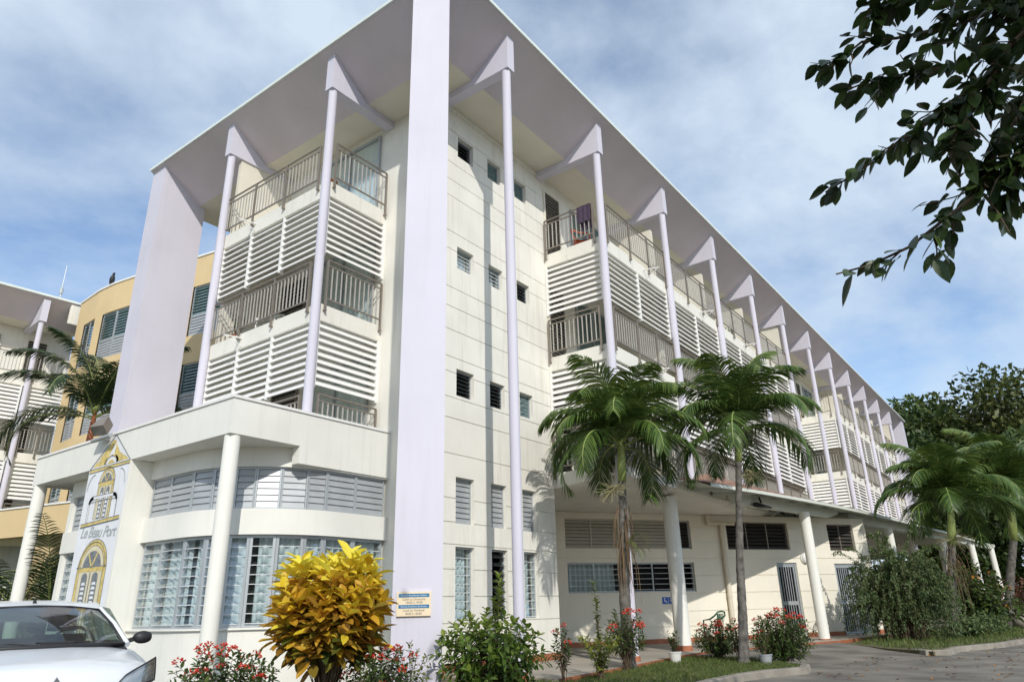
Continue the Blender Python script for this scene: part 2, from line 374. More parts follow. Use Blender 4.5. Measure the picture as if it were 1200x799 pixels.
# ------------------------------------------------------------------ the main building
B = thing('apartment_building', 'four storey cream building with lavender columns, white louvred balconies and an overhanging mauve roof', 'building', (0, 0, -.15))
W1 = 1.94
WX = [(.56, 1.15), (1.72, 2.27), (2.87, 3.41)]; WZ = [(11.42, 12.0), (8.40, 8.95), (5.37, 5.97), (2.71, 3.64), (.88, 2.26)]
GRO = [12.05, 11.59, 11.13, 10.65, 10.2, 9.26, 8.8, 7.85, 7.38, 6.83, 6.2, 5.86, 5.3, 4.85, 4.1, 3.2, 2.73, 2.3, 1.83, 1.33, .85]
wm = MB(); wall_mb(wm, -.1, 4.2, .14, 12.72, W1, .22, [(a, b, c, d) for a, b in WX for c, d in WZ], GRO)
wm.box((-.15, W1+.22, 0), (.05, 7.75, 12.72)); wm.box((-.15, W1-.0, 0), (-.1, W1+.22, 12.72))
wm.box((3.98, W1+.22, 0), (4.199, 7.55, 3.9))                       # return into the ground-floor recess
wm.box((4.2, W1, 3.86), (49.4, W1+.2, 12.72)); wm.box((.05, 7.55, 0), (49.4, 7.75, 12.72)); wm.box((49.2, W1+.2, 3.86), (49.4, 7.55, 12.72))
wm.build('wall', M['cream'], B)
sk = MB(); sk.box((-.1, W1-.015, -.1), (4.215, W1+.2, .14)); sk.box((4.2-.2, W1+.2, -.1), (4.215, 6, .14)); sk.build('plinth', M['terracotta'], B)
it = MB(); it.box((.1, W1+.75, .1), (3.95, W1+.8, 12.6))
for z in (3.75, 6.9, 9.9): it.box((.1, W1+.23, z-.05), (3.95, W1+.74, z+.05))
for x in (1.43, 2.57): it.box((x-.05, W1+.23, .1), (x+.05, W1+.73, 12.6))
it.build('interior_shade', M['dark'], B)
KIND = {0: ('smoke', 28, None), 1: ('teal', 8, None), 2: ('teal', 8, None), 3: ('glass', 12, 1), 4: ('glass', 22, 1), 5: ('smoke', 28, None),
        6: ('smoke', 40, None), 7: ('smoke', 40, None), 8: ('teal', 6, None), 9: ('blade', 14, None), 10: ('blade', 14, None), 11: ('blade', 14, None),
        12: ('glass', 20, 1), 13: ('smoke', 55, None), 14: ('glass', 20, 1)}
for r, (z0, z1) in enumerate(WZ):
    for c_, (x0, x1) in enumerate(WX):
        mat, tilt, cur = KIND[r*3+c_]
        pt = .095 if r < 3 else (.115 if r == 3 else .168)
        o = jalousie(B, T(x0+.003, W1+.12, z0+.003), x1-x0-.006, z1-z0-.006, 1, pt, tilt, mat, fr=.03, bw=pt*1.1)
        if cur: curtain(o, T(x0+.03, W1+.27, z0), x1-x0-.06, z1-z0, wl_=.15)
# roof
E0, E1, YB, XR = -2.3, -.31, .92, 49.6; ZE, ZB = 13.6, 12.72; XB = -1.04; YE = 11.65
rf = MB()
rf.add([(E0, E1, ZE), (XR, E1, ZE), (XR, YB, ZB), (XB, YB, ZB)], [(3, 2, 1, 0)], 0)
rf.add([(E0, E1, ZE), (XB, YB, ZB), (XB, YE, ZB), (E0, YE, ZE)], [(3, 2, 1, 0)], 0)
rf.add([(XB, YB, ZB), (XR, YB, ZB), (XR, YE, ZB), (XB, YE, ZB)], [(3, 2, 1, 0)], 1)
rf.add([(E0, E1, ZE), (XR, E1, ZE), (XR, YE, ZE), (E0, YE, ZE), (E0, E1, ZE+.05), (XR, E1, ZE+.05), (XR, YE, ZE+.05), (E0, YE, ZE+.05)],
       [(0, 1, 5, 4), (3, 0, 4, 7), (4, 5, 6, 7)], 2)
rf.add([(XR, E1, ZE), (XR, YB, ZB), (XR, YE, ZB), (XR, YE, ZE+.05), (XR, E1, ZE+.05)], [(0, 1, 2, 3, 4)], 0)
rf.add([(E0, YE, ZE), (XB, YE, ZB), (XR, YE, ZB), (XR, YE, ZE+.05), (E0, YE, ZE+.05)], [(0, 1, 2, 3, 4)], 0)
roof = rf.build('roof', [M['mauve'], M['soffit'], M['edge']], B)
re_ = MB(); re_.box((E0-.035, E1-.035, ZE+.0), (XR+.03, E1-.003, ZE+.085)); re_.box((E0-.035, E1-.003, ZE), (E0-.003, YE+.03, ZE+.085))
re_.build('roof_edge', M['edge'], roof)
cn = MB(); cn.box((-.15, W1-.05, 12.6), (4.2, W1-.002, 12.715)); cn.build('cornice', M['cream'], B)
# fins: the diagonal corner fin and the two end fins
fn = MB(); u = Vector((.7071, .7071, 0)); v = Vector((.7071, -.7071, 0)); c0 = Vector((-2.515, -.03, 0))
fn.prism([c0 - v*.362 + Vector((0, 0, -.15)), c0 + v*.362 + Vector((0, 0, -.15)), c0 + v*.362 + u*2.0 + Vector((0, 0, -.15)), c0 - v*.362 + u*2.0 + Vector((0, 0, -.15))], (0, 0, 13.85))
fn.build('fin', M['lav'], B)
fn = MB(); fn.prism([(-2.22, 10.95, -.15), (-.85, 10.95, -.15), (-.85, 10.95, 12.73), (-1.04, 10.95, 12.73), (-2.22, 10.95, 13.55)], (0, .68, 0)); fn.build('fin', M['lav'], B)
fn = MB(); fn.prism([(48.5, -.22, -.15), (48.5, 1.2, -.15), (48.5, 1.2, 12.73), (48.5, .92, 12.73), (48.5, -.22, 13.54)], (.75, 0, 0)); fn.build('fin', M['lav'], B)
# columns with their roof brackets
S = 4.03; ZT = 12.54
def bracket(parent, Mx, wall):
    b = MB(); b.prism([(-.125, wall, ZT), (-.125, -.13, ZT), (-.125, -.13, 13.485), (-.125, .92, 12.725), (-.125, wall, 12.725)], (.25, 0, 0))
    return b.build('bracket', M['lav'], parent, Mx)
CK = [S*k for k in range(12)]
for k, x in enumerate(CK):
    zb = 0 if k < 2 else 4.15
    o = cyl(B, 'column', x, 0, zb+.10 if k < 2 else zb, ZT, .1, M['lav']); bracket(o, T(x+.01, 0, 0), W1)
    if k < 2:
        cyl(o, 'column_base', x, 0, -.14, .10, .125, M['terracotta'])
for y in (3.59, 7.70):
    o = cyl(B, 'column', -2.0, y, 3.6, ZT, .1, M['lav']); bracket(o, T(-2.0, y, 0, -math.pi/2), 1.85)
# slabs
LV = [4.17, 7.17, 10.17]
def slab(x0, x1, y0, y1, z, d=.37):
    m = MB(); m.box((x0, y0, z-d), (x1, y1, z)); return m.build('balcony_slab', M['cream'], B)
XA, XA2, XBk, XB2 = 4.2, 20.27, 28.2, 45.3
for z in LV[1:]:
    slab(XA, XA2, .1, W1, z); slab(XBk, XB2, .1, W1, z); slab(-1.9, -.15, 3.62, 7.75, z)
slab(-1.9, -.15, 3.62, 7.75, LV[0]); slab(XBk, XB2, .1, W1, LV[0])
sb = MB(); PX = [(4.2, 1.9), (4.43, 1.09), (7.5, .72), (11.7, .26), (20.27, .12)]
sb.grid([[(x, .1, 4.17) for x, y in PX], [(x, .1, 3.95) for x, y in PX], [(x, y, 3.8) for x, y in PX], [(x, 7.5, 3.8) for x, y in PX]])
sb.add([(4.2, .1, 4.17), (4.2, .1, 3.95), (4.2, 1.9, 3.8), (4.2, 1.94, 3.8), (4.2, 1.94, 4.17)], [(0, 1, 2, 3, 4)])
sb.add([(4.2, .1, 4.17), (20.27, .1, 4.17), (20.27, W1, 4.17), (4.2, W1, 4.17)], [(0, 1, 2, 3)])
sb.box((20.27, .1+W1, 3.8), (49.2, 7.5, 4.1)); sb.box((20.27, W1-.2, 3.8), (28.2, W1+.1, 4.17))
sb.build('floor_slab', M['cream'], B)
# railings and louvre screens
def bay(x0, x1, li, first):
    z = LV[li]; L_ = x1-x0
    a = .38 if first else .16
    po = [0, (L_-a-.1)*.36, (L_-a-.1)*.68, L_-a-.1]
    railing(B, T(x0+a, .055, z), L_-a-.1, po)
    if li < 2:
        louvre_panel(B, T(x0+.15, .12, z+1.22), L_-.2, LV[li+1]-.37-z-1.22, 9, [(L_-.2)*.51])
    sp = MB(); xs = x0+L_*.62; zs = z-.12
    sp.tube([(xs, .1, zs), (xs, -.38, zs-.06)], .018, 8); sp.tube([(xs, -.38, zs-.06), (xs+.02, .1, zs-.30)], .010, 6); sp.build('slab_spout', M['white'], B)
for k in range(1, 5):
    for li in range(3): bay(CK[k], CK[k+1], li, k == 1)
for k in range(7, 11):
    for li in range(3): bay(CK[k], CK[k+1], li, k == 7)
for li in range(3): bay(CK[11], XB2, li, False) if XB2-CK[11] > 2 else None
for li in range(3):
    z = LV[li]; h_ = 7.17-.37-4.17-1.22
    for xx in (XA, XBk):
        railing(B, T(xx-.045, .32, z, math.pi/2) @ Matrix.Scale(-1, 4, (0, 1, 0)), 1.54, [0, 1.54])
        if li < 2: louvre_panel(B, T(xx+.02, W1-.04, z+1.22, -math.pi/2), W1-.22, h_, 9)
    railing(B, T(-1.77, 3.575, z), 1.55, [0, 1.55])
    if li < 2: louvre_panel(B, T(-1.86, 3.64, z+1.22), 1.68, h_, 9)
    railing(B, T(-1.945, 7.70, z, -math.pi/2), 3.76, [0, 1.26, 2.5, 3.76])
    if li < 2: louvre_panel(B, T(-1.88, 7.69, z+1.22, -math.pi/2), 4.0, h_, 9, [1.2, 2.5])
    sp = MB(); sp.tube([(-1.9, 6.35, z-.12), (-2.35, 6.35, z-.17)], .018, 8); sp.tube([(-2.35, 6.35, z-.17), (-1.9, 6.33, z-.32)], .01, 6); sp.build('slab_spout', M['white'], B)
# behind the balconies: partitions, doors
def part_box(a, b):
    m = MB(); m.box(a, b); m.build('partition', M['cream_shaded'], B)
for li in range(3):
    z = LV[li]; zt = 12.72 if li == 2 else LV[li+1]-.37
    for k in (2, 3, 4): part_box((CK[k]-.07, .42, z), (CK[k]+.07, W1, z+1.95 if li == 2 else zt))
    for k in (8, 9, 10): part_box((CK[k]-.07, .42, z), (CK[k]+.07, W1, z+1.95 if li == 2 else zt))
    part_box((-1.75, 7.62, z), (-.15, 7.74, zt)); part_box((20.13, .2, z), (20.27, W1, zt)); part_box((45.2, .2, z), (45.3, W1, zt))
def door_set(x, z):
    jalousie(B, T(x+.12, W1-.03, z+.02), .82, 2.12, 1, .10, 30, 'darkblade', 'cream_shaded', fr=.05, name='door')
    f = MB(); f.box((0, -.03, 0), (.06, .03, 2.15)); f.box((1.74, -.03, 0), (1.8, .03, 2.15)); f.box((.06, -.03, 2.09), (1.74, .03, 2.15)); f.box((.87, -.03, 0), (.93, .03, 2.09)); f.box((.06, -.03, 0), (.87, .03, .06)); f.box((.93, -.03, 0), (1.74, .03, .06))
    Mx = T(x+1.55, W1-.035, z+.01); o = f.build('glass_door', M['alu'], B, Mx)
    p = MB(); p.box((.06, -.004, .06), (.87, .004, 2.09)); p.box((.93, -.004, .06), (1.74, .004, 2.09)); p.build('pane', M['teal'], o, Mx)
    return o
for li in range(3):
    for k in (1, 2, 3, 4, 7, 8, 9, 10): door_set(CK[k]+.1, LV[li])
    Mx = T(-.19, 6.2, LV[li]+.01, -math.pi/2)
    f = MB(); W_ = 2.3
    for x in (0, W_/2-.03, W_-.06): f.box((x, -.03, 0), (x+.06, .03, 2.25))
    f.box((0, -.032, 2.25), (W_, .032, 2.31)); f.box((.06, -.028, 0), (W_-.06, .028, .05))
    o = f.build('glass_door', M['alu'], B, Mx)
    p = MB(); p.box((.06, -.006, .05), (W_-.06, .006, 2.25)); p.build('pane', M['glass'], o, Mx)
    curtain(o, Mx @ T(.06, .035, .05), W_-.12, 2.2, wl_=.2, amp=.015)
    if li < 2:
        jalousie(B, T(-.20, 7.45, LV[li]+.9, -math.pi/2), 1.0, 1.2, 1, .11, 30, 'darkblade', 'rail', fr=.04)
# stair-wall windows in the recess between the two balcony blocks
for z in (5.2, 8.2, 11.2):
    for x in (21.2, 23.0, 25.6): jalousie(B, T(x, W1-.03, z), .7, .8, 1, .11, 25, 'smoke')
# ground floor wall in the recess, turned towards the court
GA = math.atan2(-.5444, .8388); G = T(7.84, 4.34, 0, GA)
gh = [(.3, 2.1, 2.72, 3.6), (2.5, 4.72, 2.72, 3.6), (.33, 2.1, 1.45, 2.31), (2.5, 4.72, 1.45, 2.31), (6.1, 8.6, 2.71, 3.6), (7.93, 8.75, .02, 2.3), (10.3, 11.45, 2.69, 3.58), (10.35, 11.75, .02, 2.27)]
gm = MB(); wall_mb(gm, -2.6, 12.0, .0, 3.79, 0, .2, gh, [.45, .88, 1.4, 1.92, 2.44, 2.95, 3.4]); gm.box((11.8, .2, 0), (12.0, 5.5, 3.79))
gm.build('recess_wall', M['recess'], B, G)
gp = MB()
for a, b in ((-2.6, 7.93), (8.75, 10.35), (11.75, 12.01)): gp.box((a, -.014, -.02), (b, -.001, .13))
gp.build('plinth', M['terracotta'], B, G)
gi = MB(); gi.box((.2, .9, .02), (11.7, .95, 3.75)); gi.box((5.2, .21, .02), (5.3, .9, 3.7)); gi.box((9.2, .21, .02), (9.3, .9, 3.7)); gi.build('interior_shade', M['dark'], B, G)
jalousie(B, G @ T(.303, .1, 2.723), 1.79, .87, 2, .105, 38, 'bladein', 'bladein', bw=.115); jalousie(B, G @ T(2.503, .1, 2.723), 1.46, .87, 1, .105, 38, 'bladein', 'bladein', bw=.115)
jalousie(B, G @ T(3.98, .1, 2.723), .73, .87, 1, .105, 45, 'darkblade', 'alu')
o = jalousie(B, G @ T(.333, .1, 1.453), 1.76, .85, 2, .168, 40, 'glass', 'alu'); curtain(o, G @ T(.4, .3, 1.45), 1.65, .85)
jalousie(B, G @ T(2.503, .1, 1.453), 2.21, .85, 3, .168, 66, 'glass', 'alu')
jalousie(B, G @ T(6.103, .1, 2.713), 2.49, .88, 3, .11, 45, 'darkblade', 'rail'); jalousie(B, G @ T(10.303, .1, 2.693), 1.14, .88, 2, .11, 45, 'darkblade', 'rail')
def barred(x0, x1, z1, leafs):
    Mx = G @ T(x0, .08, .02); w_ = x1-x0; h_ = z1-.02; f = MB()
    f.box((0, -.03, 0), (.06, .03, h_)); f.box((w_-.06, -.03, 0), (w_, .03, h_)); f.box((.06, -.03, h_-.06), (w_-.06, .03, h_))
    d = f.build('door', M['alu'], B, Mx)
    for i in range(leafs):
        q = MB(); a = .07 + (w_-.14)*i/leafs; b = .07 + (w_-.14)*(i+1)/leafs - .01
        for x in (a, b-.05): q.box((x, -.02, .02), (x+.05, .02, h_-.07))
        for z in (.02, h_*.42, h_-.13): q.box((a+.05, -.02, z), (b-.05, .02, z+(.12 if .1 < z < h_-.3 else .06)))
        n = 6
        for k in range(1, n):
            x = a+.05 + (b-a-.1)*k/n; q.box((x-.014, -.012, .08), (x+.014, .012, h_-.13))
        q.build('door_leaf', M['alu'], d, Mx)
barred(7.93, 8.75, 2.3, 1); barred(10.35, 11.75, 2.27, 2)
dp = MB(); dp.tube([(5.85, -.11, 0.0), (5.85, -.11, 3.55)], .075, 14); dp.tube([(5.3, -.11, 3.52), (6.35, -.11, 3.52)], .06, 12); dp.tube([(5.35, -.11, 3.52), (5.35, -.11, 3.79)], .075, 12)
dp.tube([(5.85, -.11, 1.25), (5.85, -.11, 1.33)], .085, 14); autosmooth(dp.build('downpipe', M['pipe'], B, G), 50)
cyl(B, 'ground_floor_column', 7.62, .5, .12, 3.8, .2, M['pav']); cyl(B, 'column_base', 7.62, .5, -.02, .12, .225, M['terracotta'])
# ------------------------------------------------------------------ the single-storey pavilion with the mural
PV = thing('entrance_pavilion', 'single storey pale pavilion with rounded louvred windows and a painted mural', 'pavilion', (-3.8, 3.2, -.15))
CX, CY, RAD = -1.4, 5.18, 2.0; LS = 6.5-CY
def pth(s, off=0.0):
    """point on the pavilion wall line; off > 0 is outside the wall"""
    if s < LS: return Vector((-3.4-off, 6.5-s, 0)), Vector((0, -1, 0))
    s2 = s-LS; A = math.pi/2*RAD
    if s2 < A:
        a = math.pi + s2/RAD; return Vector((CX+(RAD+off)*math.cos(a), CY+(RAD+off)*math.sin(a), 0)), Vector((-math.sin(a), math.cos(a), 0))
    s2 -= A; return Vector((CX+s2, CY-RAD-off, 0)), Vector((1, 0, 0))
SS = [i*.12 for i in range(int(6.0/.12)+1)]; SEND = LS+math.pi/2*RAD+1.25; SS = [s for s in SS if s < SEND-.05] + [SEND]
def band(name, z0, z1, off=0.0, th=.22):
    m = MB(); rows = []
    for s in SS:
        p, _ = pth(s, off); q, _ = pth(s, off-th)
        rows.append([(p.x, p.y, z0), (p.x, p.y, z1), (q.x, q.y, z1), (q.x, q.y, z0), (p.x, p.y, z0)])
    m.grid(rows); return autosmooth(m.build(name, M['pav'], PV), 30)
band('wall', -.15, .85); band('wall', 2.42, 2.87, .03); band('wall', 3.63, 3.99)
sl_ = MB(); rows = []
for s in SS:
    p, _ = pth(s, .05); q, _ = pth(s, -.05); rows.append([(p.x, p.y, .852), (p.x, p.y, .885), (q.x, q.y, .885)])
sl_.grid(rows); autosmooth(sl_.build('sill', M['pav'], PV), 30)
SU = [.05, .72, 1.48, 2.01, 2.47, 2.85, 3.31, 3.81, 4.21, 4.91, 5.66]
for i, (a, b) in enumerate(zip(SU, SU[1:])):
    pa, _ = pth(a, -.08); pb, _ = pth(b, -.08); d = pb-pa; L_ = d.length
    Mx = Matrix.Translation((pa.x, pa.y, 0)) @ Matrix.Rotation(math.atan2(d.y, d.x), 4, 'Z')
    jalousie(PV, Mx @ T(0, 0, 2.873), L_, .755, 1, .115, 12, 'blade', 'alu', fr=.032, bw=.128)
    jalousie(PV, Mx @ T(0, 0, .887), L_, 1.53, 1, .168, 38 if i in (1, 2, 5, 6, 8) else 24, 'glass', 'alu', fr=.05, bw=.172)
    dk = .28 if i in (2, 5) else 0.0
    curtain(PV, Mx @ T(.02 + dk*L_, .14, .86), L_*(1-dk)-.04, 1.56, wl_=.17, amp=.045)
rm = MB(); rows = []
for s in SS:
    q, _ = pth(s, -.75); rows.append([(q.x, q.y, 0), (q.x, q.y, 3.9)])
rm.grid(rows); rm.build('interior_shade', M['dark'], PV)
# flat roof with its fascia
fs = MB()
X0, Y0 = -3.85, 3.15
fs.box((X0, Y0, 3.98), (-2.42, Y0+.2, 4.60)); fs.box((-2.42, Y0, 3.66), (-.15, Y0+.2, 4.60)); fs.box((X0, Y0+.2, 3.98), (X0+.2, 11.1, 4.60)); fs.box((X0+.2, 10.9, 3.98), (-.15, 11.1, 4.60))
fs.build('fascia', M['pav'], PV)
cp = MB(); cp.box((X0-.025, Y0-.025, 4.602), (-.15, Y0+.22, 4.65)); cp.box((X0-.025, Y0+.22, 4.602), (X0+.22, 11.12, 4.65)); cp.build('coping', M['white'], PV)
rs = MB(); rs.box((X0+.2, Y0+.2, 3.985), (-.16, 10.9, 4.3)); rs.build('roof', M['pav'], PV)
cyl(PV, 'column', -3.70, 3.30, -.15, 3.98, .135, M['pav'], 28); cyl(PV, 'column', -3.72, 10.95, -.15, 3.98, .135, M['pav'], 28)
# tower wall that carries the mural, and the wall beyond it
tw = MB(); tw.box((-3.85, 6.5, -.15), (-3.4, 8.24, 3.979)); tw.box((-3.4, 6.5, -.15), (-3.18, 8.24, 3.979)); tw.build('mural_wall', M['pav'], PV)
bw_ = MB(); bw_.box((-3.4, 8.24, -.15), (-3.2, 10.0, .85)); bw_.box((-3.43, 8.24, 2.42), (-3.2, 10.0, 2.87)); bw_.box((-3.4, 8.24, 3.63), (-3.2, 10.0, 3.979)); bw_.box((-3.4, 9.85, .85), (-3.2, 10.0, 2.42)); bw_.box((-3.4, 9.85, 2.87), (-3.2, 10.0, 3.63)); bw_.build('wall', M['pav'], PV)
for y0, y1 in ((9.05, 8.25), (9.84, 9.06)):
    Mx = T(-3.3, y0, 0, -math.pi/2); jalousie(PV, Mx @ T(0, 0, 2.873), y0-y1, .755, 1, .115, 12, 'blade', 'alu', fr=.032, bw=.128); jalousie(PV, Mx @ T(0, 0, .853), y0-y1, 1.565, 1, .168, 30, 'glass', 'alu', fr=.05, bw=.172)
    curtain(PV, Mx @ T(0, .14, .86), y0-y1, 1.56)

# mural: flat painted pieces on the wall, drawn in (y, z)
MX = -3.85
class Mural:
    def __init__(s): s.lay = {}
    def poly(s, pts, mat, lv):
        s.lay.setdefault((mat, lv), MB()).add([(MX-.002-.0016*lv, y, z) for y, z in pts], [tuple(range(len(pts)))])
    def line(s, pts, w_, mat, lv):
        for (a, b) in zip(pts, pts[1:]):
            dy, dz = b[0]-a[0], b[1]-a[1]; l = math.hypot(dy, dz) or 1; ny, nz = -dz/l*w_/2, dy/l*w_/2; ey, ez = dy/l*w_/3, dz/l*w_/3
            s.poly([(a[0]+ny-ey, a[1]+nz-ez), (b[0]+ny+ey, b[1]+nz+ez), (b[0]-ny+ey, b[1]-nz+ez), (a[0]-ny-ey, a[1]-nz-ez)], mat, lv)
def arc(cy, cz, ry, rz, a0=0, a1=180, n=18): return [(cy+ry*math.cos(R_(a0+(a1-a0)*i/n)), cz+rz*math.sin(R_(a0+(a1-a0)*i/n))) for i in range(n+1)]
def archpoly(cy, z0, zs, ry, rz): return [(cy+ry, z0)] + arc(cy, zs, ry, rz) + [(cy-ry, z0)]
mu = Mural()
mu.poly([(8.235, -.05), (6.60, -.05), (6.53, 3.90), (8.235, 3.90)], 'mwhite', 0)
# gable with sun rays
mu.poly([(8.20, 3.99), (6.52, 3.99), (7.28, 4.59)], 'mwhite', 0)
mu.poly([(8.10, 4.01), (7.62, 4.01), (7.22, 4.46), (7.36, 4.50)], 'myellow', 1); mu.poly([(7.05, 4.01), (6.60, 4.01), (6.82, 4.14), (7.02, 4.20), (7.22, 4.42), (7.25, 4.22)], 'myellow', 1)
mu.poly([(7.62, 4.01)] + arc(7.32, 4.02, .30, .17, 180, 0) + [(7.02, 4.01)], 'myellow', 1)
mu.poly(arc(7.32, 4.015, .21, .13), 'mwhite', 2); mu.poly(arc(7.32, 4.015, .13, .07), 'myellow', 3)
mu.line(arc(7.32, 4.015, .22, .14), .018, 'mgrey', 4)
mu.line([(8.20, 3.985), (7.28, 4.59), (6.52, 3.985)], .022, 'mline', 5); mu.line([(7.95, 4.13), (7.80, 4.10), (7.85, 4.22)], .016, 'mwhite', 4); mu.line([(6.95, 4.28), (6.90, 4.14), (6.70, 4.09)], .016, 'mwhite', 4)
mu.poly([(8.20, 3.90), (6.52, 3.92), (6.52, 3.975), (8.20, 3.955)], 'myellow', 1); mu.line([(8.20, 3.90), (6.52, 3.92)], .014, 'mline', 5); mu.line([(8.21, 3.972), (6.52, 3.978)], .012, 'mline', 5)
mu.line(arc(6.85, 3.55, .24, .30, 90, 180), .016, 'mgrey', 4); mu.line(arc(7.9, 3.55, .26, .30, 0, 90), .016, 'mgrey', 4)
def mdoor(cy, z0, zs, ry, rz, shutters, bigbar):
    mu.poly(archpoly(cy, z0, zs, ry, rz), 'mline', 1); mu.poly(archpoly(cy, z0, zs, ry-.02, rz-.02), 'myellow', 2)
    mu.poly(archpoly(cy, z0, zs, ry*.80, rz*.78), 'mline', 3); mu.poly(archpoly(cy, z0, zs, ry*.80-.014, rz*.78-.014), 'mpale', 4)
    mu.poly(arc(cy, zs+.02, ry*.62, rz*.56), 'mline', 5)
    for a in (60, 118): mu.line([(cy, zs+.03), (cy+ry*.58*math.cos(R_(a)), zs+.02+rz*.52*math.sin(R_(a)))], .045*bigbar, 'myellow', 6)
    mu.poly([(cy+ry*.84, zs-.05), (cy-ry*.84, zs-.05), (cy-ry*.84, zs+.03), (cy+ry*.84, zs+.03)], 'myellow', 6)
    mu.line([(cy+ry*1.02, zs+.035), (cy-ry*1.02, zs+.035)], .016, 'mline', 7)
    for sg in (1, -1):
        c = cy+sg*ry*.36; h = ry*.20
        mu.poly(archpoly(c, z0, zs-.16, h, .09), 'mline', 5)
        n = int((zs-.16-z0)/.085)
        for k in range(n):
            z = z0+.03+.085*k; mu.poly([(c+h*.72, z), (c-h*.72, z), (c-h*.5, z+.05), (c+h*.5, z+.05)], 'mwhite', 6)
    mu.poly([(cy+.018, z0), (cy-.018, z0), (cy-.018, zs-.06), (cy+.018, zs-.06)], 'mline', 5)
mdoor(7.36, 2.93, 3.62, .34, .33, 7, .7)
mdoor(7.36, .55, 1.98, .60, .56, 9, 1.0)
mu.line(arc(7.36, 1.98, .54, .50), .014, 'mline', 7)
mu.line([(7.93, 2.92), (7.93, 3.26)] + arc(7.80, 3.26, .13, .10, 0, 90) + arc(6.95, 3.26, .13, .10, 90, 180) + [(6.82, 2.92)], .055, 'mwhite', 8)
mu.line([(7.96, 2.92), (7.96, 3.26)] + arc(7.80, 3.26, .16, .13, 0, 90) + arc(6.95, 3.26, .16, .13, 90, 180) + [(6.79, 2.92)], .014, 'mline', 9)
mu.line([(7.90, 3.28), (6.85, 3.28)], .012, 'mline', 9)
for y in (7.62, 7.15): mu.line([(y, 2.93), (y, 3.3)], .02, 'mwhite', 8)
mu.poly([(8.15, 2.80), (6.58, 2.86), (6.58, 2.92), (8.15, 2.86)], 'myellow', 6); mu.line([(8.15, 2.80), (6.58, 2.86)], .016, 'mline', 9); mu.line([(8.15, 2.865), (6.58, 2.925)], .012, 'mline', 9)
ml = MB(); mnames = []
for (mat, lv), mb in mu.lay.items():
    if mat not in mnames: mnames.append(mat)
    ml.add(mb.v, mb.f, mnames.index(mat))
ml.build('mural', [M[q] for q in mnames], PV)
def text(parent, body, Mx, size, mat, name='lettering', align='CENTER', shear=0.0, ext=.0015, offset=0.0, spacing=1.0):
    c = bpy.data.curves.new(name, 'FONT'); c.body = body; c.size = size; c.align_x = align; c.align_y = 'CENTER'; c.shear = shear; c.extrude = ext; c.offset = offset; c.space_character = spacing
    t = bpy.data.objects.new('tmp', c); COL.objects.link(t)
    me = bpy.data.meshes.new_from_object(t.evaluated_get(bpy.context.evaluated_depsgraph_get())); bpy.data.objects.remove(t)
    me.materials.clear(); me.materials.append(mat)
    o = bpy.data.objects.new(name, me); COL.objects.link(o); register(o, Mx, parent); return o
RX = Matrix.Rotation(math.pi/2, 4, 'X')
text(PV, 'Le Beau Port', T(MX-.006, 7.36, 2.66, -math.pi/2) @ Matrix.Rotation(R_(2.2), 4, 'Y') @ RX, .30, M['mgrey'], shear=.35, spacing=.92, offset=.004)

# ------------------------------------------------------------------ covered porch along the right side
EV = [(7.3, -.80), (9.5, -1.28), (11.66, -1.66), (14, -2.02), (16.5, -2.32), (21.25, -2.80), (28.3, -3.38), (35, -3.86), (42.3, -4.32)]
PO = thing('covered_porch', 'low tiled porch roof on leaning white round posts along the ground floor', 'porch', (20, -2.5, -.15))
def evy(x):
    for a, b in zip(EV, EV[1:]):
        if a[0] <= x <= b[0]: return a[1] + (b[1]-a[1])*(x-a[0])/(b[0]-a[0])
    return EV[-1][1]
pr_ = MB(); rows = []; NX = 150
for i in range(NX+1):
    x = 7.3 + 35*i/NX; y = evy(x); row = []
    for j in range(7):
        t = j/6; bump = .016*math.sin(2*math.pi*i/2.0+.6) ; row.append((x, y+(.09-y)*t, 4.0 + .62*t*min(1, (x-6.9)/3+.15) + (bump if j < 6 else 0)))
    rows.append(row)
pr_.grid(rows); autosmooth(pr_.build('tile_roof', M['tile'], PO), 20)
fa = MB(); so_ = MB(); r1 = []; r2 = []
for i in range(60):
    x = 7.3 + 35*i/59; y = evy(x)
    r1.append([(x, y-.03, 3.985), (x, y-.03, 3.90), (x, y+.02, 3.90)]); r2.append([(x, y+.02, 3.925), (x, y*.5+.02, 4.13 if x > 10 else 4.03), (x, .05, 4.3 if x > 10 else 4.1)])
fa.grid(r1); fa.build('eave_board', M['timber'], PO); so_.grid(r2); so_.build('porch_ceiling', M['timber'], PO)
def pline(x): return -1.4 - (x-13.56)*math.tan(R_(6.0))
XC = [13.45, 21.9, 30.2, 36.2, 41.2]
for x in XC:
    gz = -.05 if x < 20 else -.2
    o = cyl(PO, 'post', x, pline(x), gz, 3.72, .16, M['pav']); cyl(o, 'post_base', x, pline(x), gz-.08, .03 if x < 20 else gz+.06, .18, M['terracotta'])
for x0, x1 in ((9.6, 16.2), (17.6, 26.4), (27.2, 35.2), (35.6, 42.0)):
    b = MB(); p0 = Vector((x0, pline(x0)+ (.45 if x0 < 10 else .1), 0)); p1 = Vector((x1, pline(x1)-.02, 0)); d = (p1-p0).normalized(); n = Vector((-d.y, d.x, 0))*.09
    prof = [(p0, 3.70), (p1-d*.7, 3.70), (p1, 3.86), (p1, 3.98), (p0, 3.98)]
    b.prism([tuple(p - n + Vector((0, 0, z))) for p, z in prof], tuple(n*2)); b.build('beam', M['timber'], PO)
for x in [8.6+1.15*i for i in range(30)]:
    if x > 41.9: break
    b = MB(); b.bar((x, evy(x)+.04, 3.955), (x-.15, .3, 4.25 if x > 10 else 4.05), .06, .10); b.build('rafter', M['timber'], PO)
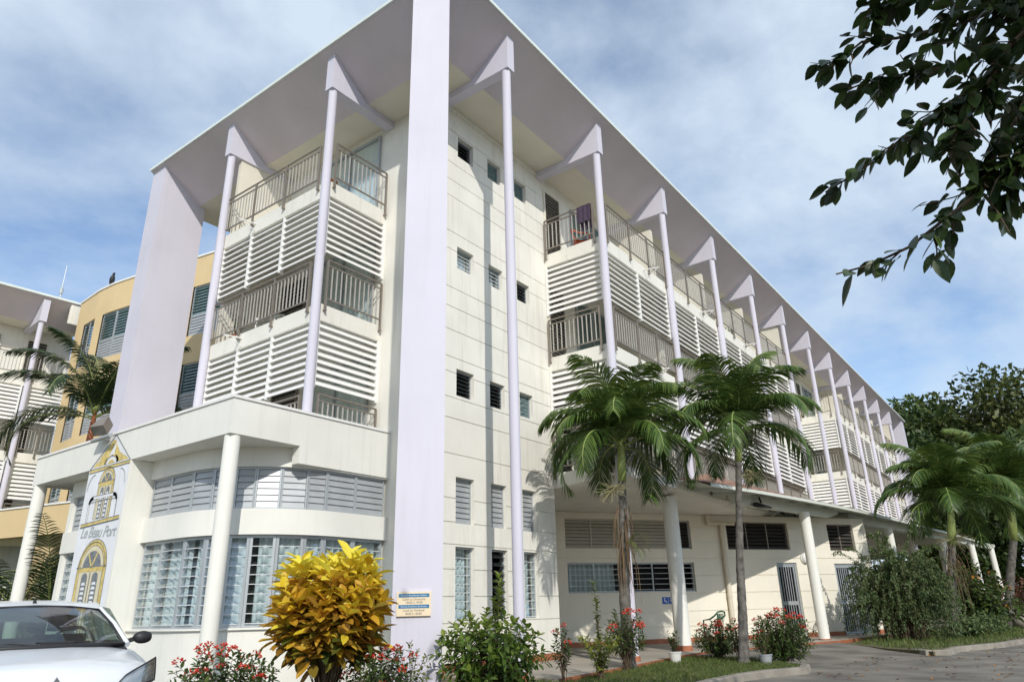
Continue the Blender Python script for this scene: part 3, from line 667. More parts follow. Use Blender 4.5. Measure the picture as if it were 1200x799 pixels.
gt = MB(); gt.tube([(42.5, -4.35, 3.92), (41.9, -4.2, 3.80), (41.4, pline(41.2), 3.6)], .07, 10); gt.build('gutter_pipe', M['white'], PO)
for i, (x, y) in enumerate(((31.5, -1.6), (37.5, -2.2))): cyl(PO, 'post', x, y, -.2, 4.1, .16, M['pav'])
st = thing('garden_steps', 'short flight of brown tiled steps under the far end of the porch', 'steps', (29.5, -3.9, -.06))
for i in range(3):
    s_ = MB(); s_.box((28.6+.32*i, -4.6, -.06+.13*i), (28.6+.32*(i+1) if i < 2 else 31.0, -3.0, -.06+.13*(i+1))); s_.build('step', M['stone'], st)
lw = thing('low_garden_wall', 'low pale garden wall in the shade beyond the porch', 'wall', (33, 6, -.1))
m_ = MB(); m_.box((20, 7.9, -.1), (46, 8.1, 1.5)); m_.build('wall', M['cream_shaded'], lw)

# ------------------------------------------------------------------ ochre curved building and the balcony wing behind the pavilion
YB_ = thing('curved_building', 'ochre building with a curved wall and tall louvred windows behind the big left fin', 'building', (1.2, 18, -.15))
YP = [(3.4, 10.6), (2.15, 13.4), (1.73, 14.69), (1.56, 15.64), (1.22, 17.3), (.92, 18.92), (.72, 20.2), (.66, 21.3), (.78, 23.3)]
def yat(y):
    for a, b in zip(YP, YP[1:]):
        if a[1] <= y <= b[1]: return a[0]+(b[0]-a[0])*(y-a[1])/(b[1]-a[1])
    return YP[-1][0]
def yband(z0, z1, ys, th=.25, name='wall', mat='yellow', off=0):
    m = MB(); m.grid([[(yat(y)-off, y, z0), (yat(y)-off, y, z1), (yat(y)+th, y, z1), (yat(y)+th, y, z0), (yat(y)-off, y, z0)] for y in ys]); return m.build(name, M[mat], YB_)
YS = [10.6+.317*i for i in range(41)]; YS[-1] = 23.28
ZW = [(5.1, 7.3), (8.55, 10.75), (11.0, 11.0)]
ROWS = [(4.5, 6.4), (7.45, 9.35), (10.4, 12.35)]
yband(-.15, 4.5, YS); yband(6.4, 7.45, YS); yband(9.35, 10.4, YS); yband(12.35, 13.55, YS); yband(13.55, 13.62, YS, .3, 'coping', 'white', .04)
for ya, yb in ((10.6, 12.0), (15.62, 17.0), (20.72, 21.3), (22.4, 23.28)):
    for z0, z1 in ROWS: yband(z0, z1, [ya, (ya+yb)/2, yb])
for z0, z1 in ROWS:
    for ya, yb, n in ((15.62, 12.0, 4), (20.72, 17.0, 4), (22.4, 21.3, 2)):
        for i in range(n):
            y0 = ya+(yb-ya)*i/n; y1 = ya+(yb-ya)*(i+1)/n; x0, x1 = yat(y0)+.07, yat(y1)+.07
            Mx = Matrix.Translation((x0, y0, 0)) @ Matrix.Rotation(math.atan2(y1-y0, x1-x0), 4, 'Z'); L_ = math.hypot(x1-x0, y1-y0)
            zs = z0+(z1-z0)*.40
            jalousie(YB_, Mx @ T(0, 0, z0), L_, zs-z0, 1, .12, 12, 'blade', 'alu', fr=.05); jalousie(YB_, Mx @ T(0, 0, zs), L_, z1-zs, 1, .12, 22, 'teal', 'alu', fr=.05)
m_ = MB(); m_.grid([[(yat(y)+1.0, y, .0), (yat(y)+1.0, y, 13.4)] for y in YS]); m_.build('interior_shade', M['dark'], YB_)
m_ = MB(); m_.grid([[(yat(y)-.04, y, 13.6), (12, y, 13.6)] for y in YS]); m_.build('roof', M['edge'], YB_)
cv = thing('ochre_canopy', 'low ochre canopy band with a pale coping beneath the far left balconies', 'canopy', (-1.8, 17.5, -.15))
m_ = MB(); m_.prism([(-2.9, 20.6, 3.35), (-1.25, 13.2, 3.35), (-.95, 13.26, 3.35), (-2.6, 20.66, 3.35)], (0, 0, .82)); m_.build('fascia', M['yellow'], cv)
m_ = MB(); m_.prism([(-2.93, 20.6, 4.172), (-1.28, 13.17, 4.172), (-.92, 13.25, 4.172), (-2.57, 20.69, 4.172)], (0, 0, .05)); m_.build('coping', M['white'], cv)
m_ = MB(); m_.prism([(-2.6, 20.6, 3.45), (-1.0, 13.3, 3.45), (1.6, 13.6, 3.45), (.7, 20.8, 3.45)], (0, 0, .2)); m_.build('roof', M['cream_shaded'], cv)
for x, y in ((-2.3, 18.6), (-1.4, 14.4)): cyl(cv, 'post', x, y, -.15, 3.4, .1, M['black'])

WG = thing('balcony_wing', 'far left white wing with louvred balconies under a grey mauve roof soffit', 'building', (-6, 24, -.15))
WA = math.atan2(-.25, 1.9)*.5
Wm = T(.55, 23.55, 0, WA)      # local x to the left is negative
f = MB(); f.add([(-22, 0, 13.6), (.75, 0, 13.6), (.75, 1.15, 12.72), (-22, 1.15, 12.72)], [(3, 2, 1, 0)], 0); f.add([(-22, 1.15, 12.72), (.75, 1.15, 12.72), (.75, 8, 12.72), (-22, 8, 12.72)], [(3, 2, 1, 0)], 1); f.add([(-22, 0, 13.6), (.75, 0, 13.6), (.75, 8, 13.65), (-22, 8, 13.65)], [(0, 1, 2, 3)], 2)
f.add([(.75, 0, 13.6), (.75, 1.15, 12.72), (.75, 8, 12.72), (.75, 8, 13.65)], [(0, 1, 2, 3)], 0)
wr = f.build('roof', [M['mauve'], M['soffit'], M['edge']], WG, Wm)
f = MB(); f.box((-22, -.03, 13.6), (.76, -.001, 13.69)); f.build('roof_edge', M['edge'], wr, Wm)
f = MB(); f.box((-22, 2.1, -.15), (.9, 2.3, 12.71)); f.box((-.02, .05, 12.70), (.74, .18, 13.58)); f.build('wall', M['cream'], WG, Wm)
for z in LV:
    f = MB(); f.box((-22, .35, z-.37), (.55, 2.1, z)); f.build('balcony_slab', M['cream'], WG, Wm)
xs = [-.9, -4.93, -8.96, -12.99]
for x in xs:
    f = MB(); f.tube([(0, 0, -.15), (0, 0, ZT)], .1, 20); o = autosmooth(f.build('column', M['lav'], WG, Wm @ T(x, .25, 0)), 50)
    b = MB(); b.prism([(-.13, 2.1, ZT), (-.13, .1, ZT), (-.13, .1, 13.5), (-.13, 1.15, 12.725), (-.13, 2.1, 12.725)], (.26, 0, 0)); b.build('bracket', M['lav'], o, Wm @ T(x, 0, 0))
for i, x in enumerate(xs[:-1]):
    for li, z in enumerate(LV):
        railing(WG, Wm @ T(xs[i+1]+.15, .30, z), 3.73, [0, 1.24, 2.48, 3.73])
        if li < 2: louvre_panel(WG, Wm @ T(xs[i+1]+.15, .37, z+1.22), 3.73, 1.41, 9, [1.9])
for li, z in enumerate(LV):
    railing(WG, Wm @ T(xs[0]+.15, .30, z), 1.25, [0, .62, 1.25])
    if li < 2: louvre_panel(WG, Wm @ T(xs[0]+.15, .37, z+1.22), 1.25, 1.41, 9)
    for x in (-3.2, -7.2): jalousie(WG, Wm @ T(x, 2.07, z+.02), 1.5, 2.1, 1, .11, 25, 'blade', 'cream_shaded', fr=.05, name='door')
    jalousie(WG, Wm @ T(-.8, 2.07, z+.02), .8, 2.1, 1, .11, 35, 'darkblade', 'cream_shaded', fr=.05, name='door')

# ------------------------------------------------------------------ signs, lamps, small fixed things
Dp = T(-2.515-.012, -.03-.012, 0, -math.pi/4)    # plane of the corner fin, local x to the right
sg = thing('visiting_hours_sign', 'small beige sign with two blue bands listing opening hours on the lavender corner fin', 'sign', tuple(Dp @ Vector((.02, -.01, 1.18))))
SM = Dp @ T(-.05, -.012, 1.185)
m_ = MB(); m_.box((-.245, -.008, -.165), (.245, .02, .165)); m_.build('board', M['beige'], sg, SM)
for z, body in ((.115, 'Horaires des visites aux résidents'), (-.035, "Horaires d'ouverture des bureaux")):
    m_ = MB(); m_.box((-.22, -.0105, z-.024), (.22, -.0085, z+.024)); o = m_.build('band', M['cyan'], sg, SM)
    text(o, body, SM @ T(0, -.0115, z) @ RX, .027, M['letter'], ext=.0008)
for z, body in ((.062, 'Lundi au Dimanche'), (.018, '10h00 à 19h00'), (-.088, 'Lundi au Vendredi'), (-.132, '8h00 à 16h00')):
    text(sg, body, SM @ T(0, -.0095, z) @ RX, .042, M['ink'], ext=.0008)
ws = thing('blue_wall_sign', 'tiny blue sign with white pictograms on the ground floor wall beside the round column', 'sign', tuple(G @ Vector((3.66, -.01, 1.2))))
for x in (3.55, 3.77):
    m_ = MB(); m_.box((x-.1, -.012, 1.1), (x+.1, -.001, 1.30)); o = m_.build('panel', M['bluesign'], ws, G)
    m_ = MB(); m_.tube([(x-.02, -.0145, 1.265), (x-.02, -.0125, 1.265)], .018, 10); m_.box((x-.035, -.0145, 1.17), (x-.01, -.0125, 1.24)); m_.box((x-.01, -.0145, 1.17), (x+.05, -.0125, 1.19)); m_.box((x+.03, -.0145, 1.13), (x+.05, -.0125, 1.17)); m_.build('pictogram', M['letter'], o, G)
wl_ = thing('bulkhead_lamp', 'round white bulkhead lamp on the wall by the barred door', 'lamp', tuple(G @ Vector((9.1, -.05, 2.42))))
m_ = MB(); m_.blob((9.1, -.05, 2.44), (.13, .09, .17), 3, 10, 0, 0); m_.build('lamp_glass', M['lampglass'], wl_, G, smooth=True); m_ = MB(); m_.tube([(9.1, -.001, 2.44), (9.1, -.04, 2.44)], .17, 18); m_.build('lamp_base', M['pot'], wl_, G)
fl = thing('floodlight', 'grey metal floodlight tilted up on the pavilion parapet above the mural', 'floodlight', (-3.95, 7.55, 4.62))
FM = Matrix.Translation((-4.02, 7.60, 4.77)) @ Matrix.Rotation(R_(-75), 4, 'Z') @ Matrix.Rotation(R_(40), 4, 'X')
m_ = MB(); m_.prism([(-.19, -.12, -.13), (.19, -.12, -.13), (.10, .16, -.05), (-.10, .16, -.05)], (0, 0, .22)); m_.build('housing', M['rail'], fl, FM)
m_ = MB(); m_.box((-.17, -.13, -.11), (.17, -.121, .07)); m_.build('lens', M['lens'], fl, FM)
m_ = MB(); m_.tube([(-4.02, 7.95, 4.53), (-4.02, 7.15, 4.53)], .045, 12); m_.bar((-3.87, 7.55, 4.53), (-4.02, 7.55, 4.53), .05); m_.bar((-4.02, 7.58, 4.53), (-4.02, 7.60, 4.72), .03); m_.build('bracket_tube', M['blade'], fl)
pl_ = thing('porch_lamp', 'small black wall lamp under the porch eave between the round column and first post', 'lamp', (10.6, -.95, 3.75))
m_ = MB(); m_.bar((10.6, -.95, 3.95), (10.6, -1.0, 3.78), .05); m_.build('bracket', M['black'], pl_); m_ = MB(); m_.prism([(10.35, -.95, 3.78), (10.35, -1.22, 3.66), (10.35, -1.18, 3.62), (10.35, -.85, 3.66), (10.35, -.85, 3.78)], (.5, 0, 0)); m_.build('housing', M['black'], pl_)
an = thing('roof_antenna', 'thin white rod antenna standing on the far left roof', 'antenna', tuple(Wm @ Vector((-.2, 1.2, 13.65))))
m_ = MB(); m_.tube([(-.2, 1.2, 13.63), (-.2, 1.2, 14.9)], .03, 8); m_.tube([(-.2, 1.2, 14.35), (-.2, 1.2, 14.6)], .075, 10); m_.build('mast', M['blade'], an, Wm); m_ = MB(); m_.tube([(-.2, 1.2, 14.9), (-.2, 1.2, 15.7)], .014, 6); m_.build('rod', M['white'], an, Wm)
bd = MB(); bd.grid([[(c_[0]+r*math.cos(a), c_[1]+r*.8*math.sin(a), c_[2]) for a in [k*math.pi/5 for k in range(10)]] for c_, r in (((.74, 20.65, 13.64), .01), ((.74, 20.65, 13.70), .07), ((.74, 20.62, 13.85), .11), ((.74, 20.6, 13.98), .09), ((.74, 20.58, 14.05), .05), ((.74, 20.55, 14.11), .055), ((.74, 20.53, 14.17), .02))], 0, True)
bd.prism([(.70, 20.72, 13.72), (.78, 20.72, 13.72), (.78, 20.85, 13.5)], (0, .01, .02)); bd.add([(.74, 20.48, 14.11), (.72, 20.5, 14.13), (.76, 20.5, 14.13), (.74, 20.40, 14.10)], [(0, 1, 3), (0, 2, 3), (1, 2, 3)])
tag(bd.build('bird', M['black'], smooth=True), 'small dark bird perched on the ochre roof edge', 'bird')
# ------------------------------------------------------------------ vegetation
HI = False
def leaf(mb, p, d, nrm, L_, W_, tint, fold=.25, droop=.0, tip=.5):
    """one leaf: base, two shoulders each side, pointed tip, folded along the midrib"""
    d = d.normalized(); s = d.cross(nrm)
    if s.length < 1e-4: s = d.cross(Vector((.3, .9, .1)))
    s.normalize(); n = s.cross(d).normalized()
    if n.z < 0: n = -n
    up_ = n*(fold*W_); dn = Vector((0, 0, -droop*L_))
    t = p + d*L_ + dn
    a = p + d*(L_*.32) + dn*.12; b = p + d*(L_*.68) + dn*.5
    base = len(mb.v)
    if HI:      # rounder outline for leaves seen large
        st = ((.10, .40), (.30, .93), (.52, 1.0), (.74, .74), (.90, .34)); mb.v.append(tuple(p))
        for f_, w__ in st:
            c = p + d*(L_*f_) + dn*(f_*f_); e = s*(W_*.5*w__); u_ = up_*w__
            for q in (c + e + u_, c, c - e + u_): mb.v.append((q.x, q.y, q.z))
        mb.v.append(tuple(t)); n_ = len(st); F = [(0, 1, 2), (0, 2, 3)]
        for i in range(n_-1): F += [(1+3*i, 4+3*i, 5+3*i, 2+3*i), (2+3*i, 5+3*i, 6+3*i, 3+3*i)]
        F += [(3*n_-2, 3*n_+1, 3*n_-1), (3*n_-1, 3*n_+1, 3*n_)]
        for f in F: mb.f.append(tuple(base+i for i in f)); mb.m.append(0); mb.tint.append(tint)
        return
    for q in (p, a + s*W_*.5 + up_, b + s*W_*.40 + up_*.8, t, b - s*W_*.40 + up_*.8, a - s*W_*.5 + up_, a, b): mb.v.append((q.x, q.y, q.z))
    for f in ((0, 1, 6), (6, 1, 2, 7), (7, 2, 3), (0, 6, 5), (6, 7, 4, 5), (7, 3, 4)):
        mb.f.append(tuple(base+i for i in f)); mb.m.append(0); mb.tint.append(tint)
def quadleaf(mb, p, d, nrm, L_, W_, tint):
    s = d.cross(nrm)
    if s.length < 1e-4: s = Vector((1, 0, 0))
    s.normalize(); b = len(mb.v); m_ = p + d*(L_*.45)
    for q in (p, m_ + s*W_*.5, p + d*L_, m_ - s*W_*.5): mb.v.append((q.x, q.y, q.z))
    mb.f.append((b, b+1, b+2, b+3)); mb.m.append(0); mb.tint.append(tint)
def LMB():
    m = MB(); m.tint = []; return m
def rv(r, s=1.0): 
    while True:
        v = Vector((r.uniform(-1, 1), r.uniform(-1, 1), r.uniform(-1, 1)))
        if .05 < v.length < 1: return v.normalized()*s
M['palm'] = leafmat('palm_leaflets', [(.026,.058,.013), (.06,.115,.024), (.115,.175,.038), (.24,.26,.06)], .38, .22)
M['palmdark'] = leafmat('areca_leaflets', [(.014,.03,.010), (.03,.06,.016), (.06,.095,.025)], .4, .22)
M['croton'] = leafmat('croton_leaves', [(.06,.085,.016), (.17,.17,.025), (.33,.17,.025), (.62,.35,.035), (.74,.54,.035), (.80,.69,.07)], .38, .30)
M['ixora'] = leafmat('ixora_leaves', [(.025,.05,.012), (.06,.10,.022), (.13,.16,.04)], .38, .2)
M['redfl'] = leafmat('red_flowers', [(.45,.025,.015), (.60,.055,.03), (.66,.12,.07)], .6, .2)
M['orangefl'] = leafmat('orange_flowers', [(.62,.19,.02), (.7,.3,.04)], .6, .2)
M['lime'] = leafmat('bright_green_leaves', [(.045,.085,.012), (.10,.17,.025), (.20,.27,.045), (.30,.33,.07)], .38, .32)
M['varie'] = leafmat('yellow_green_leaves', [(.06,.10,.02), (.16,.20,.03), (.36,.36,.06)], .4, .3)
M['weep'] = leafmat('small_grey_green_leaves', [(.05,.085,.028), (.10,.15,.052), (.18,.23,.085)], .5, .25)
M['redleaf'] = leafmat('red_brown_leaves', [(.05,.03,.018), (.14,.055,.03), (.22,.10,.05)], .45, .25)
M['tree'] = leafmat('tree_leaves', [(.02,.04,.012), (.045,.08,.02), (.08,.12,.028), (.14,.165,.045)], .5, .25)
M['treew'] = leafmat('warm_tree_leaves', [(.022,.038,.013), (.055,.075,.02), (.095,.115,.03), (.16,.16,.045)], .5, .25)
M['over'] = leafmat('overhead_leaves', [(.016,.030,.010), (.034,.058,.016), (.07,.115,.028)], .35, .22)
M['grassm'] = leafmat('grass_blades', [(.05,.085,.018), (.10,.145,.03), (.20,.21,.06)], .6, .3)
M['litter'] = leafmat('fallen_leaves', [(.12,.06,.03), (.25,.11,.04), (.36,.2,.07)], .8, .05)
M['pale'] = paint('pale_flower_stalk', (.33,.31,.17), .9, .2, 8)
STEM = paint('green_brown_stem', (.10,.10,.045), .9, .25, 8)
def frond(mb, rb, base, az, el, L_, bend, lw, ll, r, n=46, sag=.55, twist=0.0, tint0=.5):
    """arching feather leaf: curved midrib, a leaflet pair at every step"""
    p = Vector(base); pts = []; ds = []; N = 22
    for i in range(N+1):
        t = i/N; e = el - bend*(t**1.65); a = az + twist*t
        d = Vector((math.cos(a)*math.cos(e), math.sin(a)*math.cos(e), math.sin(e)))
        pts.append(p.copy()); ds.append(d); p = p + d*(L_/N)
    rb.tube(pts, [.022*(1-.85*i/N) + .003 for i in range(N+1)], 6)
    for k in range(n):
        t = .10 + .90*k/(n-1); f = t*N; i = min(int(f), N-1); q = pts[i].lerp(pts[i+1], f-i); d = ds[i]
        side = d.cross(Vector((0, 0, 1))); side = side.normalized() if side.length > .05 else Vector((-math.sin(az), math.cos(az), 0))
        nn = side.cross(d).normalized()
        if r.random() < .06: continue
        prof = math.sin(math.pi*min(1, .16+.80*t))**.6; l = ll*prof*r.uniform(.85, 1.1)
        for sg in (-1, 1):
            lift = .35*(1-t) - .05; dd = (side*sg*.80 + d*(.52+.35*t) + nn*lift + rv(r, .10)).normalized()
            b0 = len(mb.v); tint = min(1, max(0, tint0 + r.uniform(-.28, .3)))
            c = q.copy(); cs = []
            for s_ in range(4):
                cs.append(c.copy()); dd = (dd + Vector((0, 0, -sag*(.35+.3*s_)))*.5).normalized(); c = c + dd*(l/3)
            wd = [.5, 1.0, .8, .06]; wv = d*.9
            for s_ in range(4):
                for sg2 in (-1, 1): v_ = cs[s_] + wv*(sg2*lw*.5*wd[s_]); mb.v.append((v_.x, v_.y, v_.z))
            for s_ in range(3):
                mb.f.append((b0+2*s_, b0+2*s_+1, b0+2*s_+3, b0+2*s_+2)); mb.m.append(0); mb.tint.append(tint)
def palm(name, label, pts, r0, r1, shaft, nfr, L_, seed, group=None, mat='palm', shm='shaft', ll=.55, lw=.045, els=(18, 80), bends=(1.7, 2.4), dry=False, flowers=None, azs=None, n=64, sag=.55):
    r = random.Random(seed); t = thing(name, label, 'palm tree', tuple(pts[0]), group)
    P_ = [Vector(p) for p in pts]; fine = []; NN = 44
    for i in range(NN+1):
        f = i/NN*(len(P_)-1); k = min(int(f), len(P_)-2); fine.append(P_[k].lerp(P_[k+1], f-k))
    rr = [(r0+(r1-r0)*i/NN)*(1+.045*math.sin(i*2.7)+.03*math.sin(i*1.1+seed)) for i in range(NN+1)]; rr[0] *= 1.45; rr[1] *= 1.12
    tk = MB(); tk.tube(fine, rr, 14); tk.build('trunk', M['bark'], t, smooth=True)
    top = P_[-1]; sh = Vector(shaft); s_ = MB(); s_.tube([top - Vector((0, 0, .04)), top.lerp(sh, .3), top.lerp(sh, .7), sh], [r1*1.12, r1*1.2, r1*.95, r1*.55], 14); s_.build('crownshaft', M[shm], t, smooth=True)
    for k in range(nfr):
        az = (azs[k] if azs else 2*math.pi*k*.382 + r.uniform(-.2, .2)); q = (k+.5)/nfr
        el = R_(els[0] + (els[1]-els[0])*q + r.uniform(-6, 6)); bd_ = bends[1] - (bends[1]-bends[0])*q + r.uniform(-.15, .15)
        fm = LMB(); rb = MB(); frond(fm, rb, sh - Vector((0, 0, .25*(1-q))), az, el, L_*r.uniform(.88, 1.08), bd_, lw, ll, r, n=n, sag=sag, twist=r.uniform(-.25, .25), tint0=.35+.25*q)
        o = fm.build('frond', M[mat], t); rb.build('midrib', M['shaft'], o, smooth=True)
    if flowers:
        fc = Vector(flowers[0]); m = MB()
        for k in range(70):
            d = rv(r); d.z = d.z*.6 - .1; e = fc + Vector((d.x, d.y, d.z))*flowers[1]*r.uniform(.5, 1.1); m.tube([top.lerp(fc, .6), fc.lerp(e, .4), e, e+rv(r, .05)], [.008, .006, .005, .003], 4)
        m.build('flower_stalks', M['pale'], t)
    if dry:
        m = MB()
        for k in range(34):
            z0 = r.uniform(dry[0], dry[1]); a = r.uniform(0, 6.28); rad = r0*.95; c = Vector((pts[1][0]+math.cos(a)*rad, pts[1][1]+math.sin(a)*rad, z0)) if False else None
            f = (z0-pts[0][2])/(top.z-pts[0][2]); q = P_[0].lerp(top, max(0, min(1, f))); a = math.pi + r.gauss(.2, .9); c = q + Vector((math.cos(a), math.sin(a), 0))*rad
            l = r.uniform(.5, 1.15); o_ = Vector((math.cos(a), math.sin(a), 0))*r.uniform(.03, .18)
            m.tube([c, c+o_-Vector((0, 0, l*.4)), c+o_*1.15-Vector((0, 0, l))], [.010, .008, .003], 4)
        m.build('dry_strands', M['dry'], t)
    return t
palm('palm_tree', 'palm with dry hanging strands on its trunk, nearest the recess corner', [(3.07, -.39, -.08), (3.05, -.40, 1.2), (3.10, -.46, 2.4), (3.13, -.50, 3.6)], .125, .082, (3.15, -.54, 4.5), 23, 2.2, 11, 'palms on the lawn strip', els=(12, 87), bends=(1.5, 2.85), dry=(1.7, 3.2), flowers=((2.75, -.45, 3.35), .38), ll=.80, lw=.046, n=76, sag=1.1)
r = random.Random(3)
for k in range(13):
    rb_ = MB(); m = LMB()
    frond(m, rb_, (3.02, -.56, 2.2), -2.2+.35*k*.6+r.uniform(-.2, .2), R_(r.uniform(0, 60)), r.uniform(.45, .7), 1.9, .02, .11, r, n=14, sag=.2, tint0=.85)
    m.build('fern_frond', M['palm'], bpy.data.objects['palm_tree'])
palm('palm_tree', 'slim clean palm on the grass between the red flowering shrubs', [(4.96, -1.98, -.08), (5.02, -2.05, .8), (5.0, -2.16, 2.0), (5.10, -2.38, 4.05)], .11, .066, (5.14, -2.48, 4.9), 20, 2.2, 23, 'palms on the lawn strip', els=(2, 88), bends=(1.3, 2.5), flowers=((5.45, -2.5, 3.75), .4), ll=.76, lw=.044, n=76, sag=1.1)
palm('palm_tree', 'full palm rising behind the drooping bush at the porch', [(17.54, -4.37, -.08), (17.5, -4.5, 1.3), (17.58, -4.8, 2.75)], .16, .11, (17.6, -5.05, 4.1), 20, 2.75, 31, 'palms on the planting bed', els=(20, 88), bends=(1.4, 2.6), flowers=((17.5, -4.9, 2.9), .62), dry=(1.6, 2.9), ll=.95, lw=.058, n=84, sag=1.1)
palm('palm_tree', 'palm at the right edge of the frame beyond the orange flowering bush', [(25.08, -5.3, -.08), (25.1, -5.7, 1.6), (25.1, -6.2, 3.2)], .19, .13, (25.1, -6.5, 5.2), 20, 3.4, 37, 'palms on the planting bed', els=(15, 88), bends=(1.5, 2.6), ll=1.1, lw=.066, n=84, sag=1.1)
palm('palm_tree', 'slender palm with few long arching fronds above the pavilion roof', [(-1.3, 15.1, -.12), (-1.25, 15.1, 2.5), (-1.22, 15.05, 5.3)], .13, .085, (-1.2, 15.05, 7.0), 13, 3.4, 43, els=(14, 88), bends=(1.0, 2.5), mat='palmdark', shm='redshaft', ll=.75, lw=.050, sag=.8, azs=[2.7, -1.2, 2.3, -.5, -2.4, 3.0, -1.7, .2, 2.55, -.8, 1.4, 2.9, -.3], n=86)
for ax_, ay_, lab_, hh_ in ((-3.3, 13.4, 'dark green clump palm in the shade under the ochre canopy', 1.0), (-2.5, 11.9, 'taller clump palm between the pavilion post and the mural tower', 1.15), (-4.4, 14.6, 'bushy clump palm left of the pavilion end post', 1.05)):
  t = thing('areca_palm', lab_, 'palm', (ax_, ay_, -.15), 'clump palms behind the pavilion'); r = random.Random(int(ay_*10))
  for k in range(18):
    fm = LMB(); rb = MB(); frond(fm, rb, (ax_+r.uniform(-.3, .3), ay_+r.uniform(-.3, .3), -.1), r.uniform(0, 6.28), R_(r.uniform(60, 86)), r.uniform(2.4, 3.8)*hh_, r.uniform(.9, 1.6), .045, .6, r, n=40, tint0=.35)
    o = fm.build('frond', M['palmdark'], t); rb.build('midrib', M['shaft'], o)

def shrub(name, label, cat, base, tips, leafn, L_, W_, mat, seed, droop=.2, tintf=None, stem='stem', sw=.012, along=.5, group=None, spread=.9, fold=.22):
    """stems from the base to every tip, leaf rosettes along the upper part of each stem"""
    r = random.Random(seed); t = thing(name, label, cat, tuple(base), group); b = Vector(base); sm = MB(); lm = LMB()
    for tp in tips:
        tp = Vector(tp); mid = b.lerp(tp, .5); mid.z += .12*(tp-b).length; mid.x = b.x+(mid.x-b.x)*.75; mid.y = b.y+(mid.y-b.y)*.75
        path = [b+Vector((r.uniform(-.04, .04), r.uniform(-.04, .04), 0)), mid, tp]; sm.tube(path, [sw, sw*.7, sw*.3], 5, caps=False)
        ax = (tp-mid).normalized()
        for k in range(leafn):
            f = 1 - along*(k/leafn)**1.3; q = mid.lerp(tp, max(0, (f-.5)*2)) if f > .5 else b.lerp(mid, f*2)
            a = k*2.4+r.uniform(-.4, .4); side = ax.cross(Vector((.2, .1, 1))); side = side.normalized() if side.length > .1 else Vector((1, 0, 0)); s2 = ax.cross(side)
            up_ = .85*(1-k/leafn)**1.5 - .10
            d = (side*math.cos(a)*spread + s2*math.sin(a)*spread + ax*up_ + Vector((0, 0, .15)) + rv(r, .2)).normalized()
            tint = tintf(q, k/leafn, r) if tintf else r.random()
            leaf(lm, q, d, Vector((0, 0, 1))+rv(r, .5), L_*r.uniform(.7, 1.15), W_*r.uniform(.8, 1.15), min(1, max(0, tint)), fold, droop*r.uniform(.4, 1.6))
    sm.build(stem, M['wood'], t); lm.build('leaves', M[mat], t); return t
def dome(c, rx, ry, rz, n, seed, zmin=-.5, jit=.12, inner=.25):
    r = random.Random(seed); out = []
    for k in range(n):
        z = zmin + (1-zmin)*(k+.5)/n; a = k*2.39996+r.uniform(-.25, .25); h = math.sqrt(max(0, 1-z*z)); q = 1 - (r.random()*inner if r.random() < .5 else 0) + r.uniform(-jit, jit)
        out.append((c[0]+rx*q*h*math.cos(a), c[1]+ry*q*h*math.sin(a), c[2]+rz*q*z))
    return out
def flowers(t, pts, rad, mat, r, name='flower_head', n=26):
    for p in pts:
        m = LMB(); c = Vector(p)
        for k in range(n):
            d = rv(r); d.z = abs(d.z)*.9 - .15; q = c + d*rad*r.uniform(.45, 1); quadleaf(m, q, (d+rv(r, .7)).normalized(), rv(r), rad*.62, rad*.42, r.random())
        m.build(name, M[mat], t)
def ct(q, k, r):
    h = (q.z-.45)/1.38; return (1.05 if h > .74 else .47+.50*h) - .36*k**1.2 + r.gauss(0, .17)  # height gives leaf colour; the fall inwards paints shade into the tint
HI = True
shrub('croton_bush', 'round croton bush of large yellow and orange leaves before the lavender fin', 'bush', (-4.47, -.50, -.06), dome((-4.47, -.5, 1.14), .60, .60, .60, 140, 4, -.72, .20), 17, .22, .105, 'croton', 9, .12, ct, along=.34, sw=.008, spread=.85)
HI = False
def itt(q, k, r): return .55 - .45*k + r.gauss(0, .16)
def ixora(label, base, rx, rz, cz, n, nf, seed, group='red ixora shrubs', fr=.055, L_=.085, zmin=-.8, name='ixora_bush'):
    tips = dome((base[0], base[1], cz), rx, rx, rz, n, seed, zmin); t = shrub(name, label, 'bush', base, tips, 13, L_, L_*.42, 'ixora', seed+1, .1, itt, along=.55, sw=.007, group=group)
    r = random.Random(seed+2); tt = sorted(tips, key=lambda p: -p[2]*.55 + r.uniform(0, rz*1.6))[:nf]
    flowers(t, [(p[0]+r.uniform(-.02, .02), p[1]+r.uniform(-.02, .02), p[2]+.04) for p in tt], fr, 'redfl', r); return t
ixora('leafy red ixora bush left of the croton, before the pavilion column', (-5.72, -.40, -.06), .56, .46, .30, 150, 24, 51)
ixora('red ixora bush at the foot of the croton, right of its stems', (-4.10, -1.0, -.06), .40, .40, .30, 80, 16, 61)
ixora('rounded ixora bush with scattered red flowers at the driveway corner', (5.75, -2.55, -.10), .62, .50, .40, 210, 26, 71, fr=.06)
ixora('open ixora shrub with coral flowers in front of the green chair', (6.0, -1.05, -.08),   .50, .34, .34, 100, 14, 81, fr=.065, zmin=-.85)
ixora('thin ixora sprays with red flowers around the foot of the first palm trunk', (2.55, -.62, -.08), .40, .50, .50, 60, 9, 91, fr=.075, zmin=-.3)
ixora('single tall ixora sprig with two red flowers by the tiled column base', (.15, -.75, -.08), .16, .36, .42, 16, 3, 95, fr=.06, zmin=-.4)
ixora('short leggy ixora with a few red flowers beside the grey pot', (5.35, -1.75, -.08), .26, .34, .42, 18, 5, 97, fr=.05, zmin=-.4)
HI = True
def lt(q, k, r): return .30 + .45*(q.z/1.1) - .35*k + r.gauss(0, .17)
